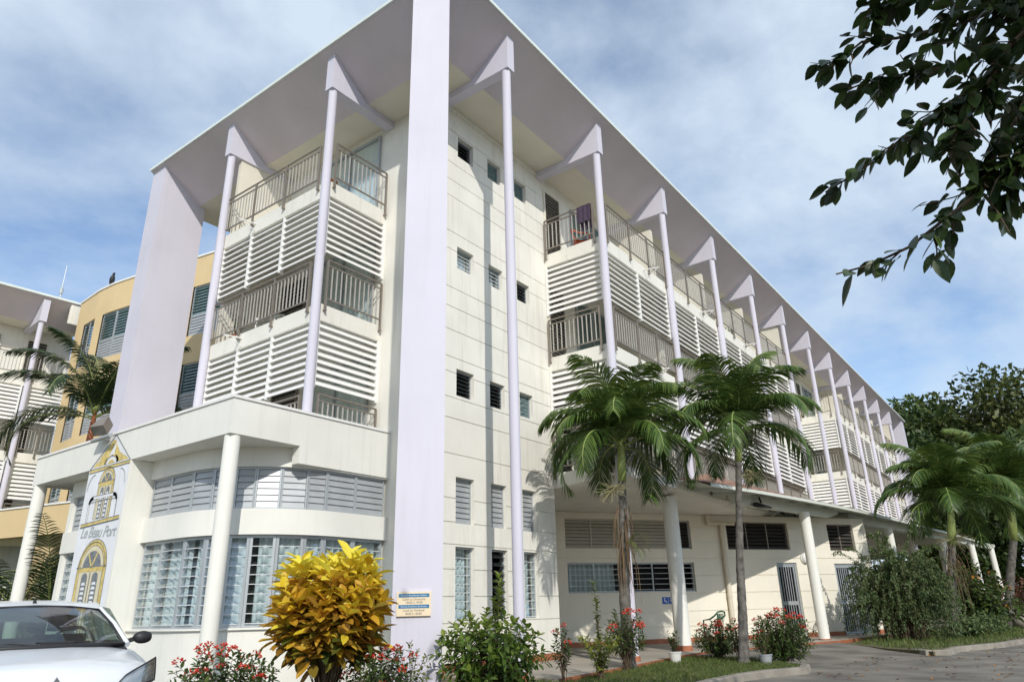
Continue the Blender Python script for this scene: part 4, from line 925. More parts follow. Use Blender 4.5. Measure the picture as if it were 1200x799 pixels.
shrub('green_bush', 'loose bright green leafy bush in front of the lavender column', 'bush', (-1.80, -.80, -.10), dome((-1.8, -.8, .48), .74, .74, .58, 95, 14, -.75, .18), 17, .135, .060, 'lime', 15, .15, lt, along=.5, sw=.009)
r = random.Random(2)
for o_ in [bpy.data.objects['green_bush']]: flowers(o_, [(-1.25, -1.15, .72), (-1.2, -1.1, .35)], .035, 'redfl', r, n=14)
sh_ = []
for k in range(5): sh_.append((-1.72+.03*k+r.uniform(-.08, .08), -.85+r.uniform(-.08, .08), 1.12+.11*k))
t = shrub('pale_green_shoots', 'upright pale green shoots standing above the bright green bush', 'plant', (-1.72, -.85, -.08), sh_, 14, .12, .05, 'lime', 18, .1, lambda q, k, r: .75-.3*k+r.gauss(0, .1), along=.35, sw=.008)
HI = False
tall = [(.82+r.uniform(-.05, .05), -1.06+r.uniform(-.05, .05), .35+.28*k) for k in range(5)] + [(.82+.32*math.cos(a), -1.06+.32*math.sin(a), .45+.2*r.random()) for a in [i*.6 for i in range(11)]]
shrub('variegated_plant', 'tall thin yellow green plant on the lawn near the terrace edge', 'plant', (.82, -1.06, -.08), tall, 26, .10, .042, 'varie', 19, .1, lambda q, k, r: .35+.3*(q.z < .6)-.3*k+r.gauss(0, .2), along=.8, sw=.008)
t = shrub('white_flower_plant', 'wispy plant with tiny pale flowers at the foot of the fin', 'plant', (-3.55, -.95, -.06), dome((-3.55, -.95, .35), .28, .28, .42, 26, 20, -.2, .2), 10, .06, .028, 'varie', 21, .1, lambda q, k, r: .5+r.gauss(0, .2), along=.6, sw=.005)
def potted(base, label, r0, h, mat, seed, pl=.34):
    t = thing('potted_plant', label, 'potted plant', base); m = MB(); x, y, z = base
    m.tube([(x, y, z), (x, y, z+h*.9), (x, y, z+h*.91), (x, y, z+h), (x, y, z+h), (x, y, z+h*.9)], [r0*.75, r0, r0*1.08, r0*1.08, r0*.9, r0*.88], 18); autosmooth(m.build('pot', M[mat], t), 40)
    r = random.Random(seed); sm = MB(); lm = LMB()
    for k in range(9):
        e = Vector((x+r.uniform(-.2, .2), y+r.uniform(-.2, .2), z+h+pl*r.uniform(.6, 1.4))); b = Vector((x, y, z+h*.8)); sm.tube([b, e], [.006, .003], 4)
        for q in range(9): leaf(lm, b.lerp(e, .3+.08*q), rv(r)+Vector((0, 0, .3)), Vector((0, 0, 1)), .085, .045, r.random(), .2, .1)
    sm.build('stem', M['wood'], t); lm.build('leaves', M['ixora'], t)
potted((4.68, -.62, -.06), 'small plant in a white pot beside the palm, before the round column', .13, .22, 'pot', 3)
potted((5.0, -2.42, -.08), 'grey pot with a thin plant next to the slim palm trunk', .13, .2, 'blade', 8, .42)
# drooping bush
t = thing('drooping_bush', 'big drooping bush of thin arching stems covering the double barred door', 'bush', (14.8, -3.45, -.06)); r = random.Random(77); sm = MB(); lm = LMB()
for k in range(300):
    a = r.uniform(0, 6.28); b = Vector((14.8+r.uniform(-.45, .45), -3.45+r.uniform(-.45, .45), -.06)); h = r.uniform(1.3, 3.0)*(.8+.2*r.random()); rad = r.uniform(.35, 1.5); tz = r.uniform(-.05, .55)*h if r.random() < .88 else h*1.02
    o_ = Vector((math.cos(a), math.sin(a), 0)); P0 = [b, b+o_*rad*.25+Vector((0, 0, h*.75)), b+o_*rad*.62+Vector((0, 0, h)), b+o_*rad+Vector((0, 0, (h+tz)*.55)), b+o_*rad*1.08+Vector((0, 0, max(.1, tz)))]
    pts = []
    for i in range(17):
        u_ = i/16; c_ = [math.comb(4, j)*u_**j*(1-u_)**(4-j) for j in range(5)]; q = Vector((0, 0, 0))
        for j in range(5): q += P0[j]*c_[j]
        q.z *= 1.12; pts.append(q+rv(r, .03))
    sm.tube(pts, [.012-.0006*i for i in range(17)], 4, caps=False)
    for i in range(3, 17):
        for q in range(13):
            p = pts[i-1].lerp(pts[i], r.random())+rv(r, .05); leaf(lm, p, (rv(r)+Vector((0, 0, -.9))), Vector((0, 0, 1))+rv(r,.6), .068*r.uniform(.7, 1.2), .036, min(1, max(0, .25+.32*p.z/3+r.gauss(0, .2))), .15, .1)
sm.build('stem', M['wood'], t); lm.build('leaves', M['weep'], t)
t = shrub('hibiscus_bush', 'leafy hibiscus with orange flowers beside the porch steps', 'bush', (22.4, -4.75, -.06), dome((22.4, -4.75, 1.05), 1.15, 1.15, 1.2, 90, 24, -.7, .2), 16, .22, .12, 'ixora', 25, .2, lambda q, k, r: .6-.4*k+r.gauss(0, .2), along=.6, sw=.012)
flowers(t, [(21.5, -4.9, 1.75), (22.9, -5.7, 1.35), (22.2, -5.6, .7), (23.2, -5.3, 1.9)], .11, 'orangefl', random.Random(4), n=18)
for i, (x, y, rx, h, lab) in enumerate(((29.6, -7.3, 1.6, 2.3, 'red brown leafed bush behind the far palm trunk'), (34.0, -6.0, 1.7, 2.0, 'dull red bush in the distance left of the far palm'))):
    shrub('red_leaf_bush', lab, 'bush', (x, y, -.1), dome((x, y, h*.45), rx, rx, h*.55, 70, 30+i, -.6, .2), 16, .26, .12, 'redleaf', 35+i, .2, along=.7, sw=.015)
sp = MB(); sp.blob((24.2, -5.9, .14), (.42, .42, .30), 5, 10, 0, .05); tag(sp.build('boulder', M['kerb'], smooth=True), 'dark round boulder on the grass by the far kerb', 'rock')
for i, (x, y, rx, h, lab) in enumerate(((16.5, -4.9, .9, .55, 'low green ground shrub at the foot of the full palm'), (19.6, -5.1, 1.0, .6, 'low green ground shrub between palm and steps'), (27.0, -6.0, 1.2, .9, 'low green shrub behind the boulder'))):
    shrub('low_shrub', lab, 'bush', (x, y, -.08), dome((x, y, h*.35), rx, rx*.7, h*.65, 60, 60+i, -.3, .2), 12, .14, .07, 'weep', 65+i, .2, along=.7, sw=.008)

# trees
def tree(name, label, base, h, rad, seed, nclump=34, nleaf=130, ls=.36, mat='tree', group=None, cr=(.45, 1.0), flat_=.75):
    r = random.Random(seed); t = thing(name, label, 'tree', base, group); b = Vector(base); tk = MB(); lm = LMB(); top = b + Vector((r.uniform(-.5, .5), r.uniform(-.5, .5), h*.62))
    tk.tube([b, b.lerp(top, .35)+rv(r, .15), b.lerp(top, .7)+rv(r, .2), top], [h*.030, h*.022, h*.016, h*.008], 10)
    for k in range(nclump):
        z = -1+2*(k+.5)/nclump; a = k*2.39996+r.uniform(-.5, .5); hh = math.sqrt(max(.02, 1-z*z)); q = r.uniform(.55, 1.08)
        c = b + Vector((rad*q*hh*math.cos(a), rad*q*hh*math.sin(a), h*(cr[0]+(cr[1]-cr[0])*.5*(1+z*q))))
        f = b.lerp(top, r.uniform(.4, .95)); tk.tube([f, f.lerp(c, .55)+Vector((0, 0, .04*h)), c], [h*.008, h*.005, h*.002], 5, caps=False)
        cs = rad*r.uniform(.26, .42); ct_ = r.uniform(.2, .7)
        for q in range(nleaf):
            d = rv(r); p = c + Vector((d.x*cs, d.y*cs, d.z*cs*flat_))*r.random()**.4
            dd = (d*.7+rv(r, .8)+Vector((0, 0, -.2))).normalized(); quadleaf(lm, p, dd, (Vector((0, 0, 1))+rv(r, .8)), ls*r.uniform(.6, 1.3), ls*.55, min(1, max(0, ct_+r.gauss(0, .17))))
    tk.build('trunk', M['wood'], t, smooth=True); lm.build('crown', M[mat], t); return t
tree('broadleaf_tree', 'tallest dark green tree directly behind the end of the mauve roof', (62, .6, -.2), 17.4, 5.6, 101, 60, 260, .55, group='trees beyond the building')
tree('broadleaf_tree', 'broad warm green tree in the middle of the far right tree line', (61, -6.0, -.2), 17.6, 6.4, 102, 60, 260, .55, 'treew', group='trees beyond the building')
tree('broadleaf_tree', 'spreading olive tree at the right edge of the far tree line', (60, -13.5, -.2), 15.5, 6.5, 103, 60, 240, .55, 'treew', group='trees beyond the building')
tree('broadleaf_tree', 'dark lower tree standing closer, behind the right edge palm', (46, -8.5, -.2), 11.0, 4.6, 104, 50, 230, .42, group='trees beyond the building')
tree('broadleaf_tree', 'mid green tree filling the gap beside the far fin', (53, -1.5, -.2), 13.0, 4.4, 105, 50, 240, .45, group='trees beyond the building', cr=(.15, 1.0))
tree('broadleaf_tree', 'low dense tree seen under the far porch end', (47, -3.2, -.2), 8.0, 3.8, 106, 50, 220, .38, group='trees beyond the building', cr=(.05, 1.0))
tree('broadleaf_tree', 'deep shade tree visible between the porch posts', (38, 9.8, -.2), 6.5, 3.6, 107, 36, 150, .36, group='trees beyond the building', cr=(.05, 1.0))
tree('broadleaf_tree', 'second shade tree between the porch posts, farther along the low wall', (46.5, 9.9, -.2), 6.5, 3.6, 108, 36, 150, .36, group='trees beyond the building', cr=(.05, 1.0))
tree('broadleaf_tree', 'light green tree beyond the red bushes at the right edge', (42, -11.5, -.2), 7.5, 3.6, 109, 36, 150, .38, group='trees beyond the building', cr=(.08, 1.0))
HI = True
# overhanging tree at the right of the camera: limbs, twigs, leaves
OV = {
'a': [(-5.9, -8.63, 4.58), (-6.13, -8.2, 4.28), (-6.31, -7.86, 4.17), (-6.4, -7.57, 4.18), (-6.51, -7.4, 4.17), (-6.57, -7.28, 4.07), (-6.63, -7.18, 4.03)],
'b': [(-6.13, -8.2, 4.28), (-6.2, -7.85, 3.97), (-6.3, -7.6, 3.98), (-6.41, -7.39, 3.96), (-6.47, -7.23, 3.92)],
'c': [(-6.23, -8.15, 4.05), (-6.41, -7.89, 3.69), (-6.5, -7.71, 3.53), (-6.6, -7.49, 3.4), (-6.66, -7.36, 3.3), (-6.73, -7.23, 3.21), (-6.79, -7.09, 3.13)],
'd': [(-6.25, -8.33, 3.42), (-6.41, -7.96, 3.19), (-6.5, -7.75, 3.02), (-6.6, -7.58, 2.88), (-6.71, -7.4, 2.73), (-6.78, -7.22, 2.66), (-6.85, -7.07, 2.63)],
'e': [(-5.9, -8.63, 4.58), (-6.42, -8.03, 3.81), (-6.51, -7.87, 3.55), (-6.6, -7.71, 3.31), (-6.65, -7.64, 3.21)],
'f': [(-6.08, -8.49, 4.02), (-6.32, -8.11, 3.66), (-6.41, -7.98, 3.4), (-6.5, -7.82, 3.16), (-6.5, -7.74, 3.06)],
'g': [(-5.9, -8.63, 4.58), (-6.23, -8.15, 4.37), (-6.3, -7.83, 4.45), (-6.4, -7.57, 4.44), (-6.4, -7.5, 4.42)],
'h': [(-6.25, -8.33, 3.42), (-6.42, -8.06, 3.3), (-6.46, -7.93, 3.13), (-6.5, -7.84, 2.92)],
}
t = thing('overhanging_tree', 'dark leafy branch of a near tree hanging into the top right sky', 'tree', (-3.3, -11.9, -.15)); r = random.Random(12)
tk = MB()
def limb(pts, rs, n=12):
    P_ = [Vector(p) for p in pts]; P_ = [P_[0]*2-P_[1]] + P_ + [P_[-1]*2-P_[-2]]; out = []; ro = []
    for i in range(1, len(P_)-2):
        for k in range(7):
            u_ = k/7; a_, b_, c_, d_ = P_[i-1:i+3]
            out.append(.5*((b_*2) + (c_-a_)*u_ + (a_*2-b_*5+c_*4-d_)*u_**2 + (b_*3-a_-c_*3+d_)*u_**3) + rv(r, .012)); ro.append(lerp_(rs[i-1], rs[i], u_))
    out.append(P_[-2]); ro.append(rs[-1]); tk.tube(out, ro, n)
def lerp_(a, b, t): return a+(b-a)*t
limb([(-3.3, -11.9, -.15), (-3.4, -11.8, 1.6), (-3.8, -11.2, 3.3), (-4.6, -10.2, 4.5), (-5.3, -9.3, 4.8), OV['a'][0]], [.22, .17, .13, .09, .06, .03])
limb([(-4.6, -10.2, 4.5), (-5.1, -9.5, 4.1), (-5.7, -8.85, 3.65), OV['d'][0]], [.075, .05, .035, .02], 9); limb([(-5.3, -9.3, 4.8), (-5.7, -8.9, 4.4), OV['f'][0]], [.05, .035, .018], 8)
limb([(-3.8, -11.2, 3.3), (-5.2, -10.7, 5.2), (-7.0, -10.1, 6.4), (-8.2, -9.7, 7.0)], [.12, .09, .05, .02], 10)
tk.build('trunk', M['wood'], t, smooth=True)
tw = MB(); lm = LMB()
def leafrow(pts, start, st, L_, jit):
    pts = [Vector(p) for p in pts]; sgn = 1
    for a, b in zip(pts, pts[1:]):
        n = max(1, int((b-a).length/st))
        for i in range(n):
            p = a.lerp(b, i/n); start -= 1
            if start > 0: continue
            ax = (b-a).normalized(); side = ax.cross(Vector((0, 0, 1))).normalized(); sgn = -sgn
            d = (ax*.65 + side*sgn*r.uniform(.3, 1.0) + Vector((0, 0, r.uniform(-.75, .1))) + rv(r, .25))
            leaf(lm, p+rv(r, jit), d, Vector((0, 0, 1))+rv(r, .8), L_*r.uniform(.7, 1.15), L_*.52, r.random(), .10, r.uniform(0, .3))
for k_, pts in OV.items():
    tw.tube(pts, [.014-.010*i/(len(pts)-1) for i in range(len(pts))], 6)
    dens = 3 if k_ in 'abc' else (4 if k_ in 'efgh' else 2)
    leafrow(pts, 8, .030 if k_ != 'd' else .045, .125, .03)
    for s_ in range(dens*5):
        f = r.uniform(.12, .95)*(len(pts)-1); i = min(int(f), len(pts)-2); p = Vector(pts[i]).lerp(Vector(pts[i+1]), f-i); ax = (Vector(pts[i+1])-Vector(pts[i])).normalized()
        l = r.uniform(.15, .38)*(1.15-f/len(pts)); d = (ax*.8 + rv(r, .75) + Vector((0, 0, -.15))).normalized(); e = p + d*l; tw.tube([p, p.lerp(e, .5)+rv(r, .015), e], [.005, .004, .002], 4); leafrow([p, e], 1, .045, .12, .01)
for k in range(620):      # crown mass near the limbs
    c = Vector((-6.2, -8.3, 4.3)) + Vector((r.gauss(0, .42), r.gauss(0, .40), r.gauss(0, .34))); 
    if (c-CAM).dot(fw) < 2.2: continue
    q = (c-CAM); x_ = 600+827*q.dot(rt2)/q.dot(fw); y_ = 400-827*q.dot(up2)/q.dot(fw)
    if x_ < 1075 + max(0, y_-60)*.5: continue
    leaf(lm, c, rv(r)+Vector((0, 0, -.5)), Vector((0, 0, 1))+rv(r, .6), .125*r.uniform(.7, 1.2), .062, r.random(), .12, .2)
for k in range(3600):     # the rest of the crown, unseen above and behind, added to shade the branch
    c = Vector((-7.6, -9.9, 6.1)) + Vector((r.gauss(0, 1.35), r.gauss(0, 1.0), r.gauss(0, .55))); q = c-CAM
    if q.dot(fw) > .2 and 600+827*q.dot(rt2)/q.dot(fw) < 1150 and -60 < 400-827*q.dot(up2)/q.dot(fw) < 900: continue
    leaf(lm, c, rv(r)+Vector((0, 0, -.4)), Vector((0, 0, 1))+rv(r, .6), .20*r.uniform(.7, 1.2), .11, r.random(), .12, .2)
tw.build('twigs', M['wood'], t); lm.build('leaves', M['over'], t)

HI = False
# grass and litter
def inpoly(x, y, P_):
    c = False; j = len(P_)-1
    for i in range(len(P_)):
        if (P_[i][1] > y) != (P_[j][1] > y) and x < (P_[j][0]-P_[i][0])*(y-P_[i][1])/(P_[j][1]-P_[i][1])+P_[i][0]: c = not c
        j = i
    return c
r = random.Random(99); gm_ = LMB()
def blades(poly, n, x0, x1, y0, y1, h, z=-.06):
    k = 0
    while k < n:
        x, y = r.uniform(x0, x1), r.uniform(y0, y1)
        if not inpoly(x, y, poly): continue
        k += 1; d = Vector((r.gauss(0, .45), r.gauss(0, .45), 1)).normalized(); quadleaf(gm_, Vector((x, y, z)), d, Vector((r.uniform(-1, 1), r.uniform(-1, 1), 0)), h*r.uniform(.5, 1.4), .013*h/.08, min(1, max(0, r.gauss(.45, .22))))
blades(LAWN, 17000, -2.5, 6.4, -3.3, -.2, .065); blades(BED, 9000, 9.5, 30, -7.5, -2.5, .12)
gm_.build('grass', M['grassm'], kind='stuff')
ll_ = LMB()
for k in range(420):
    if k < 300: x, y = 20+r.gauss(0, 2.6), -7.6+r.gauss(0, .22)-.06*r.random()
    else: x, y = r.uniform(3.5, 14), r.uniform(-6.5, -3.6)
    leaf(ll_, Vector((x, y, -.140)), Vector((r.uniform(-1, 1), r.uniform(-1, 1), .1)), Vector((0, 0, 1)), .10*r.uniform(.6, 1.3), .05, r.random(), .2, 0)
ll_.build('fallen_leaves', M['litter'], kind='stuff')
# ------------------------------------------------------------------ parked car (x forward, y to its left)
ch = math.atan2(-.974, -.226); K = T(-7.36, .36, -.07, ch)
CAR = thing('parked_car', 'small white hatchback facing the road, parked before the pavilion', 'car', (-7.36, .36, -.07), rz=ch)
def lerp(a, b, t): return a+(b-a)*t
def interp(tab, x):
    for (x0, *v0), (x1, *v1) in zip(tab, tab[1:]):
        if x0 <= x <= x1:
            t = (x-x0)/(x1-x0); return [lerp(a, b, t) for a, b in zip(v0, v1)]
    return list(tab[0][1:]) if x < tab[0][0] else list(tab[-1][1:])
# station table: x, half width, top height at centre, shoulder height, bottom
ST = [(-1.86, .62, .62, .58, .34), (-1.80, .74, .88, .78, .24), (-1.55, .80, .93, .88, .20), (-.9, .82, .93, .90, .18), (0.0, .82, .93, .90, .18), (.62, .82, .945, .90, .18), (.80, .815, .935, .885, .18), (1.2, .81, .885, .825, .18), (1.50, .79, .85, .785, .19), (1.66, .765, .805, .735, .20), (1.76, .72, .72, .66, .22), (1.83, .60, .50, .47, .25)]
def ring(x):
    hw, zt, zs, zb = interp(ST, x)
    prof = [(0, zt), (.30, zt-.004), (.60, zt-.018), (.80, zt-.04), (.92, zs-.01), (.985, zs-.07), (1.0, zs-.18), (1.0, lerp(zb, zs, .35)), (.985, zb+.10), (.92, zb), (.0, zb)]
    pts = [(x - .10*max(0, x-1.2)/.6*(a**3)*2.0, hw*a, z) for a, z in prof]
    return pts
xs_ = [-1.86, -1.83, -1.80, -1.7, -1.55, -1.2, -.9, -.4, 0, .4, .62, .72, .80, .95, 1.1, 1.25, 1.4, 1.5, 1.58, 1.66, 1.72, 1.76, 1.80, 1.83]
bd = MB(); rows = []
for x in xs_:
    p = ring(x); rows.append([(a, -b, c) for a, b, c in p[::-1]] + p[1:])
bd.grid(rows); bd.add(rows[0], [tuple(range(len(rows[0])))]); bd.add(rows[-1], [tuple(range(len(rows[-1])))[::-1]])
body = autosmooth(bd.build('body', M['carpaint'], CAR, K), 35)
# cabin: roof skin, pillars, glass
def roofpt(x, s):      # s in -1..1
    z = interp([(-1.62, 1.17), (-1.45, 1.26), (-1.0, 1.335), (-.5, 1.355), (-.1, 1.335), (.08, 1.29)], x)[0]; hw = interp([(-1.62, .55), (-1.0, .585), (-.3, .60), (.08, .575)], x)[0]
    return (x - .05*(abs(s)**2)*(1 if x > 0 else .3), hw*s, z - .045*abs(s)**2.4)
rf_ = MB(); S7 = [-1, -.92, -.75, -.5, -.25, 0, .25, .5, .75, .92, 1]
rf_.grid([[roofpt(x, s) for s in S7] for x in (-1.62, -1.5, -1.3, -1.0, -.7, -.4, -.15, 0.0, .08)]); rf_.grid([[(a, b, c-.03) for a, b, c in (roofpt(x, s) for s in S7)] for x in (-1.6, -1.0, -.4, .06)])
ro = autosmooth(rf_.build('roof', M['carpaint'], CAR, K), 50)
an_ = MB(); an_.tube([(-.02, 0, 1.31), (-.05, 0, 1.345)], [.02, .012], 8); an_.build('aerial_base', M['black'], ro, K)
def wsp(s, t):         # windscreen: t 0 base .. 1 roof
    bx, by, bz = .80-.20*abs(s)**2.2, .735*s, .945-.02*abs(s)**2
    tx, ty, tz = roofpt(.08, s); q = .02*math.sin(math.pi*t); return (lerp(bx, tx, t)+q, lerp(by, ty, t), lerp(bz, tz, t)+q)
gl = MB(); gl.grid([[wsp(s*.93, .04+.93*t/6) for s in [i/8-1 for i in range(17)]] for t in range(7)]); gl.build('windscreen', M['carglass'], CAR, K, smooth=True)
fr_ = MB()
for sg in (-1, 1):
    fr_.tube([wsp(sg*.985, 0), wsp(sg*.985, .5), wsp(sg*.985, 1.0)], [.032, .028, .026], 8)
    fr_.tube([wsp(sg*.99, 1.0), roofpt(-.4, sg), roofpt(-1.0, sg), roofpt(-1.62, sg), (-1.80, .70*sg, .92)], [.026, .024, .026, .05, .06], 8)
    fr_.tube([(-.55, .60*sg, 1.31), (-.60, .78*sg, .90)], .035, 8)
autosmooth(fr_.build('pillars', M['carpaint'], CAR, K), 60)
sl2 = MB()
for s in (0,): sl2.tube([wsp(-.95, .02), wsp(-.5, .0), wsp(0, -.005), wsp(.5, .0), wsp(.95, .02)], .022, 8)
sl2.tube([wsp(-.95, .985), wsp(-.5, .985), wsp(0, .985), wsp(.5, .985), wsp(.95, .985)], .012, 6)
for sg in (-1, 1): sl2.tube([wsp(sg*.945, .02), wsp(sg*.945, .5), wsp(sg*.945, .985)], .014, 6)
sl2.build('windscreen_seal', M['black'], CAR, K, smooth=True)
def sidewin(sg, pts):
    m = MB(); m.add([(x, (lerp(.79, .60, (z-.9)/.48)-.005)*sg, z) for x, z in pts], [tuple(range(len(pts)))]); return m
for sg in (-1, 1):
    sidewin(sg, [(.52, .93), (.06, 1.255), (-.52, 1.30), (-.56, .92)]).build('side_window', M['carglass'], CAR, K); sidewin(sg, [(-.64, .92), (-.60, 1.30), (-1.25, 1.265), (-1.52, .95)]).build('side_window', M['carglass'], CAR, K)
m = MB(); m.grid([[(lerp(-1.80, -1.64, t), lerp(.66, .52, t)*s, lerp(.95, 1.22, t)) for s in (-1, -.5, 0, .5, 1)] for t in (0, .5, 1)]); m.build('rear_window', M['carglass'], CAR, K)
wp = MB(); wp.tube([wsp(.62, .03), wsp(.35, .085), wsp(-.05, .075)], .009, 6); wp.tube([wsp(-.02, .03), wsp(-.3, .085), wsp(-.72, .07)], .009, 6)
wp.tube([wsp(.35, .06), wsp(.0, .055)], .012, 5); wp.build('wipers', M['black'], CAR, K)
for sg in (-1, 1):
    m = MB(); m.blob((.47, .885*sg, .985), (.05, .088, .058), 4, 10, 0, .06); m.bar((.45, .76*sg, .955), (.46, .86*sg, .985), .05, .04); autosmooth(m.build('wing_mirror', M['black'], CAR, K), 60)
    # headlamp: glossy lens over a bright bowl, dark rim
    def hp(u, v):     # u across 0 (inner) .. 1 (outer), v up 0..1
        y = lerp(.45, .755, u); x = lerp(1.755, 1.53, u**2.2)+.02; zb_ = lerp(.655, .675, u); zt_ = lerp(.69, .845, u**.6); return (x - .05*v*v - .01, y*sg, lerp(zb_, zt_, v))
    U = [i/8 for i in range(9)]; V = [i/4 for i in range(5)]
    m = MB(); m.grid([[hp(u, v) for u in U] for v in V]); o = m.build('headlight', M['lens'], CAR, K, smooth=True)
    m = MB(); m.grid([[(hp(u, v)[0]-.03, hp(u, v)[1], hp(u, v)[2]) for u in U] for v in V]); m.build('reflector', M['blade'], o, K, smooth=True)
    m = MB(); m.tube([hp(u, 1) for u in U] + [hp(1, v) for v in V[::-1]] + [hp(u, 0) for u in U[::-1]] + [hp(0, v) for v in V], .007, 5); m.build('rim', M['black'], o, K)
    for x in (1.12, -1.33):
        m = MB(); m.tube([(x, .66*sg, .28), (x, .80*sg, .28)], .285, 28); o = autosmooth(m.build('wheel', M['tyre'], CAR, K), 40); m = MB(); m.tube([(x, .79*sg, .28), (x, .812*sg, .28)], .185, 20); m.build('rim', M['chrome'], o, K)
g_ = MB(); g_.prism([(1.84, -.50, .30), (1.84, .50, .30), (1.835, .46, .40), (1.835, -.46, .40)], (.012, 0, 0)); g_.build('grille', M['black'], CAR, K)
def lozenge(r, h): return [(0, 1.25*r), (r*.78, 0), (0, -1.25*r), (-r*.78, 0)]
em = MB(); a_, b_ = lozenge(.062, 0), lozenge(.036, 0)
def epos(y, z): return (1.79 - (z)*.55, y, .685+z)
em.add([epos(*p) for p in a_] + [epos(*p) for p in b_] + [(x+.014, y, z+.008) for x, y, z in [epos(p[0]*.85, p[1]*.85) for p in a_]], [(0, 1, 9, 8), (1, 2, 10, 9), (2, 3, 11, 10), (3, 0, 8, 11), (8, 9, 5, 4), (9, 10, 6, 5), (10, 11, 7, 6), (11, 8, 4, 7)])
em.build('diamond_emblem', M['chrome'], CAR, K)
cr_ = MB(); cr_.tube([(1.23, -.74, .80), (1.52, -.70, .715)], .004, 4); cr_.tube([(1.23, .74, .80), (1.52, .70, .715)], .004, 4); cr_.build('bonnet_gap', M['black'], body, K)
ds = MB(); ds.prism([(.74, -.70, .90), (.30, -.70, .97), (.18, -.70, .80), (.6, -.70, .70)], (0, 1.40, 0)); ds.build('dashboard', M['black'], CAR, K)
for sg in (-1, 1):
    s_ = MB(); s_.prism([(-.55, .14*sg, .30), (-.10, .14*sg, .38), (-.10, .14*sg, .55), (-.42, .14*sg, .52), (-.62, .14*sg, 1.02), (-.72, .14*sg, 1.02)], (0, .46*sg, 0)); s_.box((-.74, .25*sg, 1.05), (-.64, .50*sg, 1.22)); s_.build('seat', M['seat'], CAR, K)
s_ = MB(); s_.box((-1.45, -.62, .35), (-1.3, .62, .98)); s_.box((-1.45, -.6, .3), (-.95, .6, .52)); s_.build('rear_seat', M['seat'], CAR, K)
w_ = MB(); c_ = Vector((.12, .36, .93)); w_.tube([c_ + Vector((-.11*math.sin(a)*.5, .18*math.cos(a), .18*math.sin(a)*.9)) for a in [i*.314 for i in range(21)]], .015, 6); w_.bar(c_+Vector((0, -.17, 0)), c_+Vector((0, .17, 0)), .04, .02); w_.build('steering_wheel', M['black'], CAR, K)

# ------------------------------------------------------------------ chairs and other loose things
def chair(label, Mx, mat, group=None):
    p = Mx.translation; t = thing('plastic_chair', label, 'chair', tuple(p)); m = MB()
    m.grid([[(x, y, .43+.02*(x/.22)**2-.02*(y+.2)) for x in (-.22, -.11, 0, .11, .22)] for y in (-.22, 0, .2)]); m.grid([[(x, y, .40) for x in (-.22, 0, .22)] for y in (-.22, .2)]); m.build('seat', mat, t, Mx, smooth=True)
    m = MB()
    for k in range(5): a = -.16+.08*k; m.bar((a*.7, .20, .44), (a*1.0, .285, .80), .045, .012)
    m.build('backrest', mat, t, Mx)
    m = MB(); m.tube([(-.26, -.22, .02), (-.25, -.2, .62), (-.25, .05, .65), (-.235, .22, .74), (-.15, .29, .845), (0, .30, .865), (.15, .29, .845), (.235, .22, .74), (.25, .05, .65), (.25, -.2, .62), (.26, -.22, .02)], .024, 8); m.build('arm_frame', mat, t, Mx, smooth=True)
    for sg in (-1, 1):
        m = MB(); m.tube([(.23*sg, .20, .44), (.26*sg, .30, 0)], [.03, .022], 8); m.build('leg', mat, t, Mx)
    return t
chair('green plastic armchair on the terrace before the ground floor wall', G @ T(4.72, -.75, .0, math.pi+.25), M['green_pl'])
chair('orange plastic chair on the top floor balcony by the recess corner', T(5.0, 1.15, 10.175, .5), M['orange_pl'])
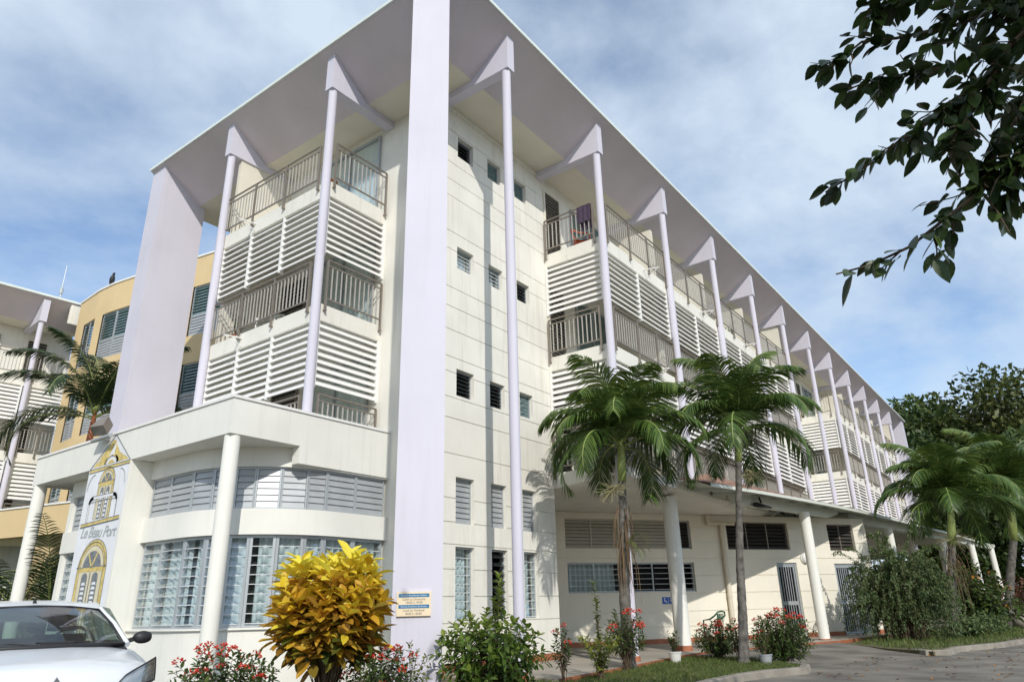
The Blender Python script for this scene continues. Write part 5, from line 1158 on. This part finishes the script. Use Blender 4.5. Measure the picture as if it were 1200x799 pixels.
def hang(label, Mx, w_, h_, mat, name='towel', cat='towel'):
    m = MB(); n = 14
    m.grid([[(w_*i/n, -.035-.012*math.sin(i*1.3)-(.02 if j else 0), 1.06-h_*j/4) for i in range(n+1)] for j in range(5)]); m.grid([[(w_*i/n, .035+.012*math.sin(i*1.3), 1.06-h_*.7*j/4) for i in range(n+1)] for j in range(5)]); m.grid([[(w_*i/n, s*.035, 1.065) for i in range(n+1)] for s in (-1, 1)])
    tag(m.build(name, mat, None, Mx, smooth=True), label, cat)
hang('dark purple towel over the short top floor rail by the recess corner', T(4.155, .36, 10.145, math.pi/2), .42, .70, M['purple'])
hang('grey purple blanket over the top rail of the far left balcony', Wm @ T(-3.4, .30, 10.15), 1.3, .55, M['purple'], 'blanket', 'blanket')
m = MB(); m.blob((-.0, 0, .0), (.13, .10, .12), 4, 12, 0, .35); o = m.build('cloth_bundle', M['pink'], None, T(.90, 2.42, 5.70), smooth=True); tag(o, 'pinkish bundle behind the left third row window', 'bundle')
m = MB(); m.blob((0, 0, 0), (.20, .10, .11), 8, 12, 0, .4); o = m.build('cloth_bundle', M['straw'], None, T(2.0, 2.42, 5.70), smooth=True); tag(o, 'straw coloured bundle behind the middle third row window', 'bundle')
m = MB(); m.box((.2, 2.35, 5.54), (3.6, 2.55, 5.575)); o = m.build('window_shelf', M['bladein'], B)
pt_ = thing('flower_pot', 'small clay pot on the upper corner balcony above the pavilion', 'pot', (-1.6, 3.95, 10.17)); m = MB(); m.tube([(-1.6, 3.95, 10.17), (-1.6, 3.95, 10.36), (-1.6, 3.95, 10.37), (-1.6, 3.95, 10.41)], [.11, .15, .17, .17], 16); autosmooth(m.build('pot', M['terracotta'], pt_), 40)

chair('white plastic chair on the second floor corner balcony above the pavilion', T(-1.1, 6.5, 7.17, -1.2), M['pot'])
chair('white plastic chair on the top corner balcony above the pavilion', T(-1.0, 5.4, 10.17, -1.9), M['pot'])
potted((9.6, .55, 7.175), 'potted plant on the second floor balcony, second bay from the recess', .14, .24, 'terracotta', 31, .5)
potted((14.6, .5, 10.175), 'potted plant on the top floor balcony, third bay from the recess', .14, .24, 'pot', 32, .55)
potted((-1.55, 7.2, 7.175), 'potted plant at the far end of the second floor corner balcony', .14, .24, 'terracotta', 33, .5)
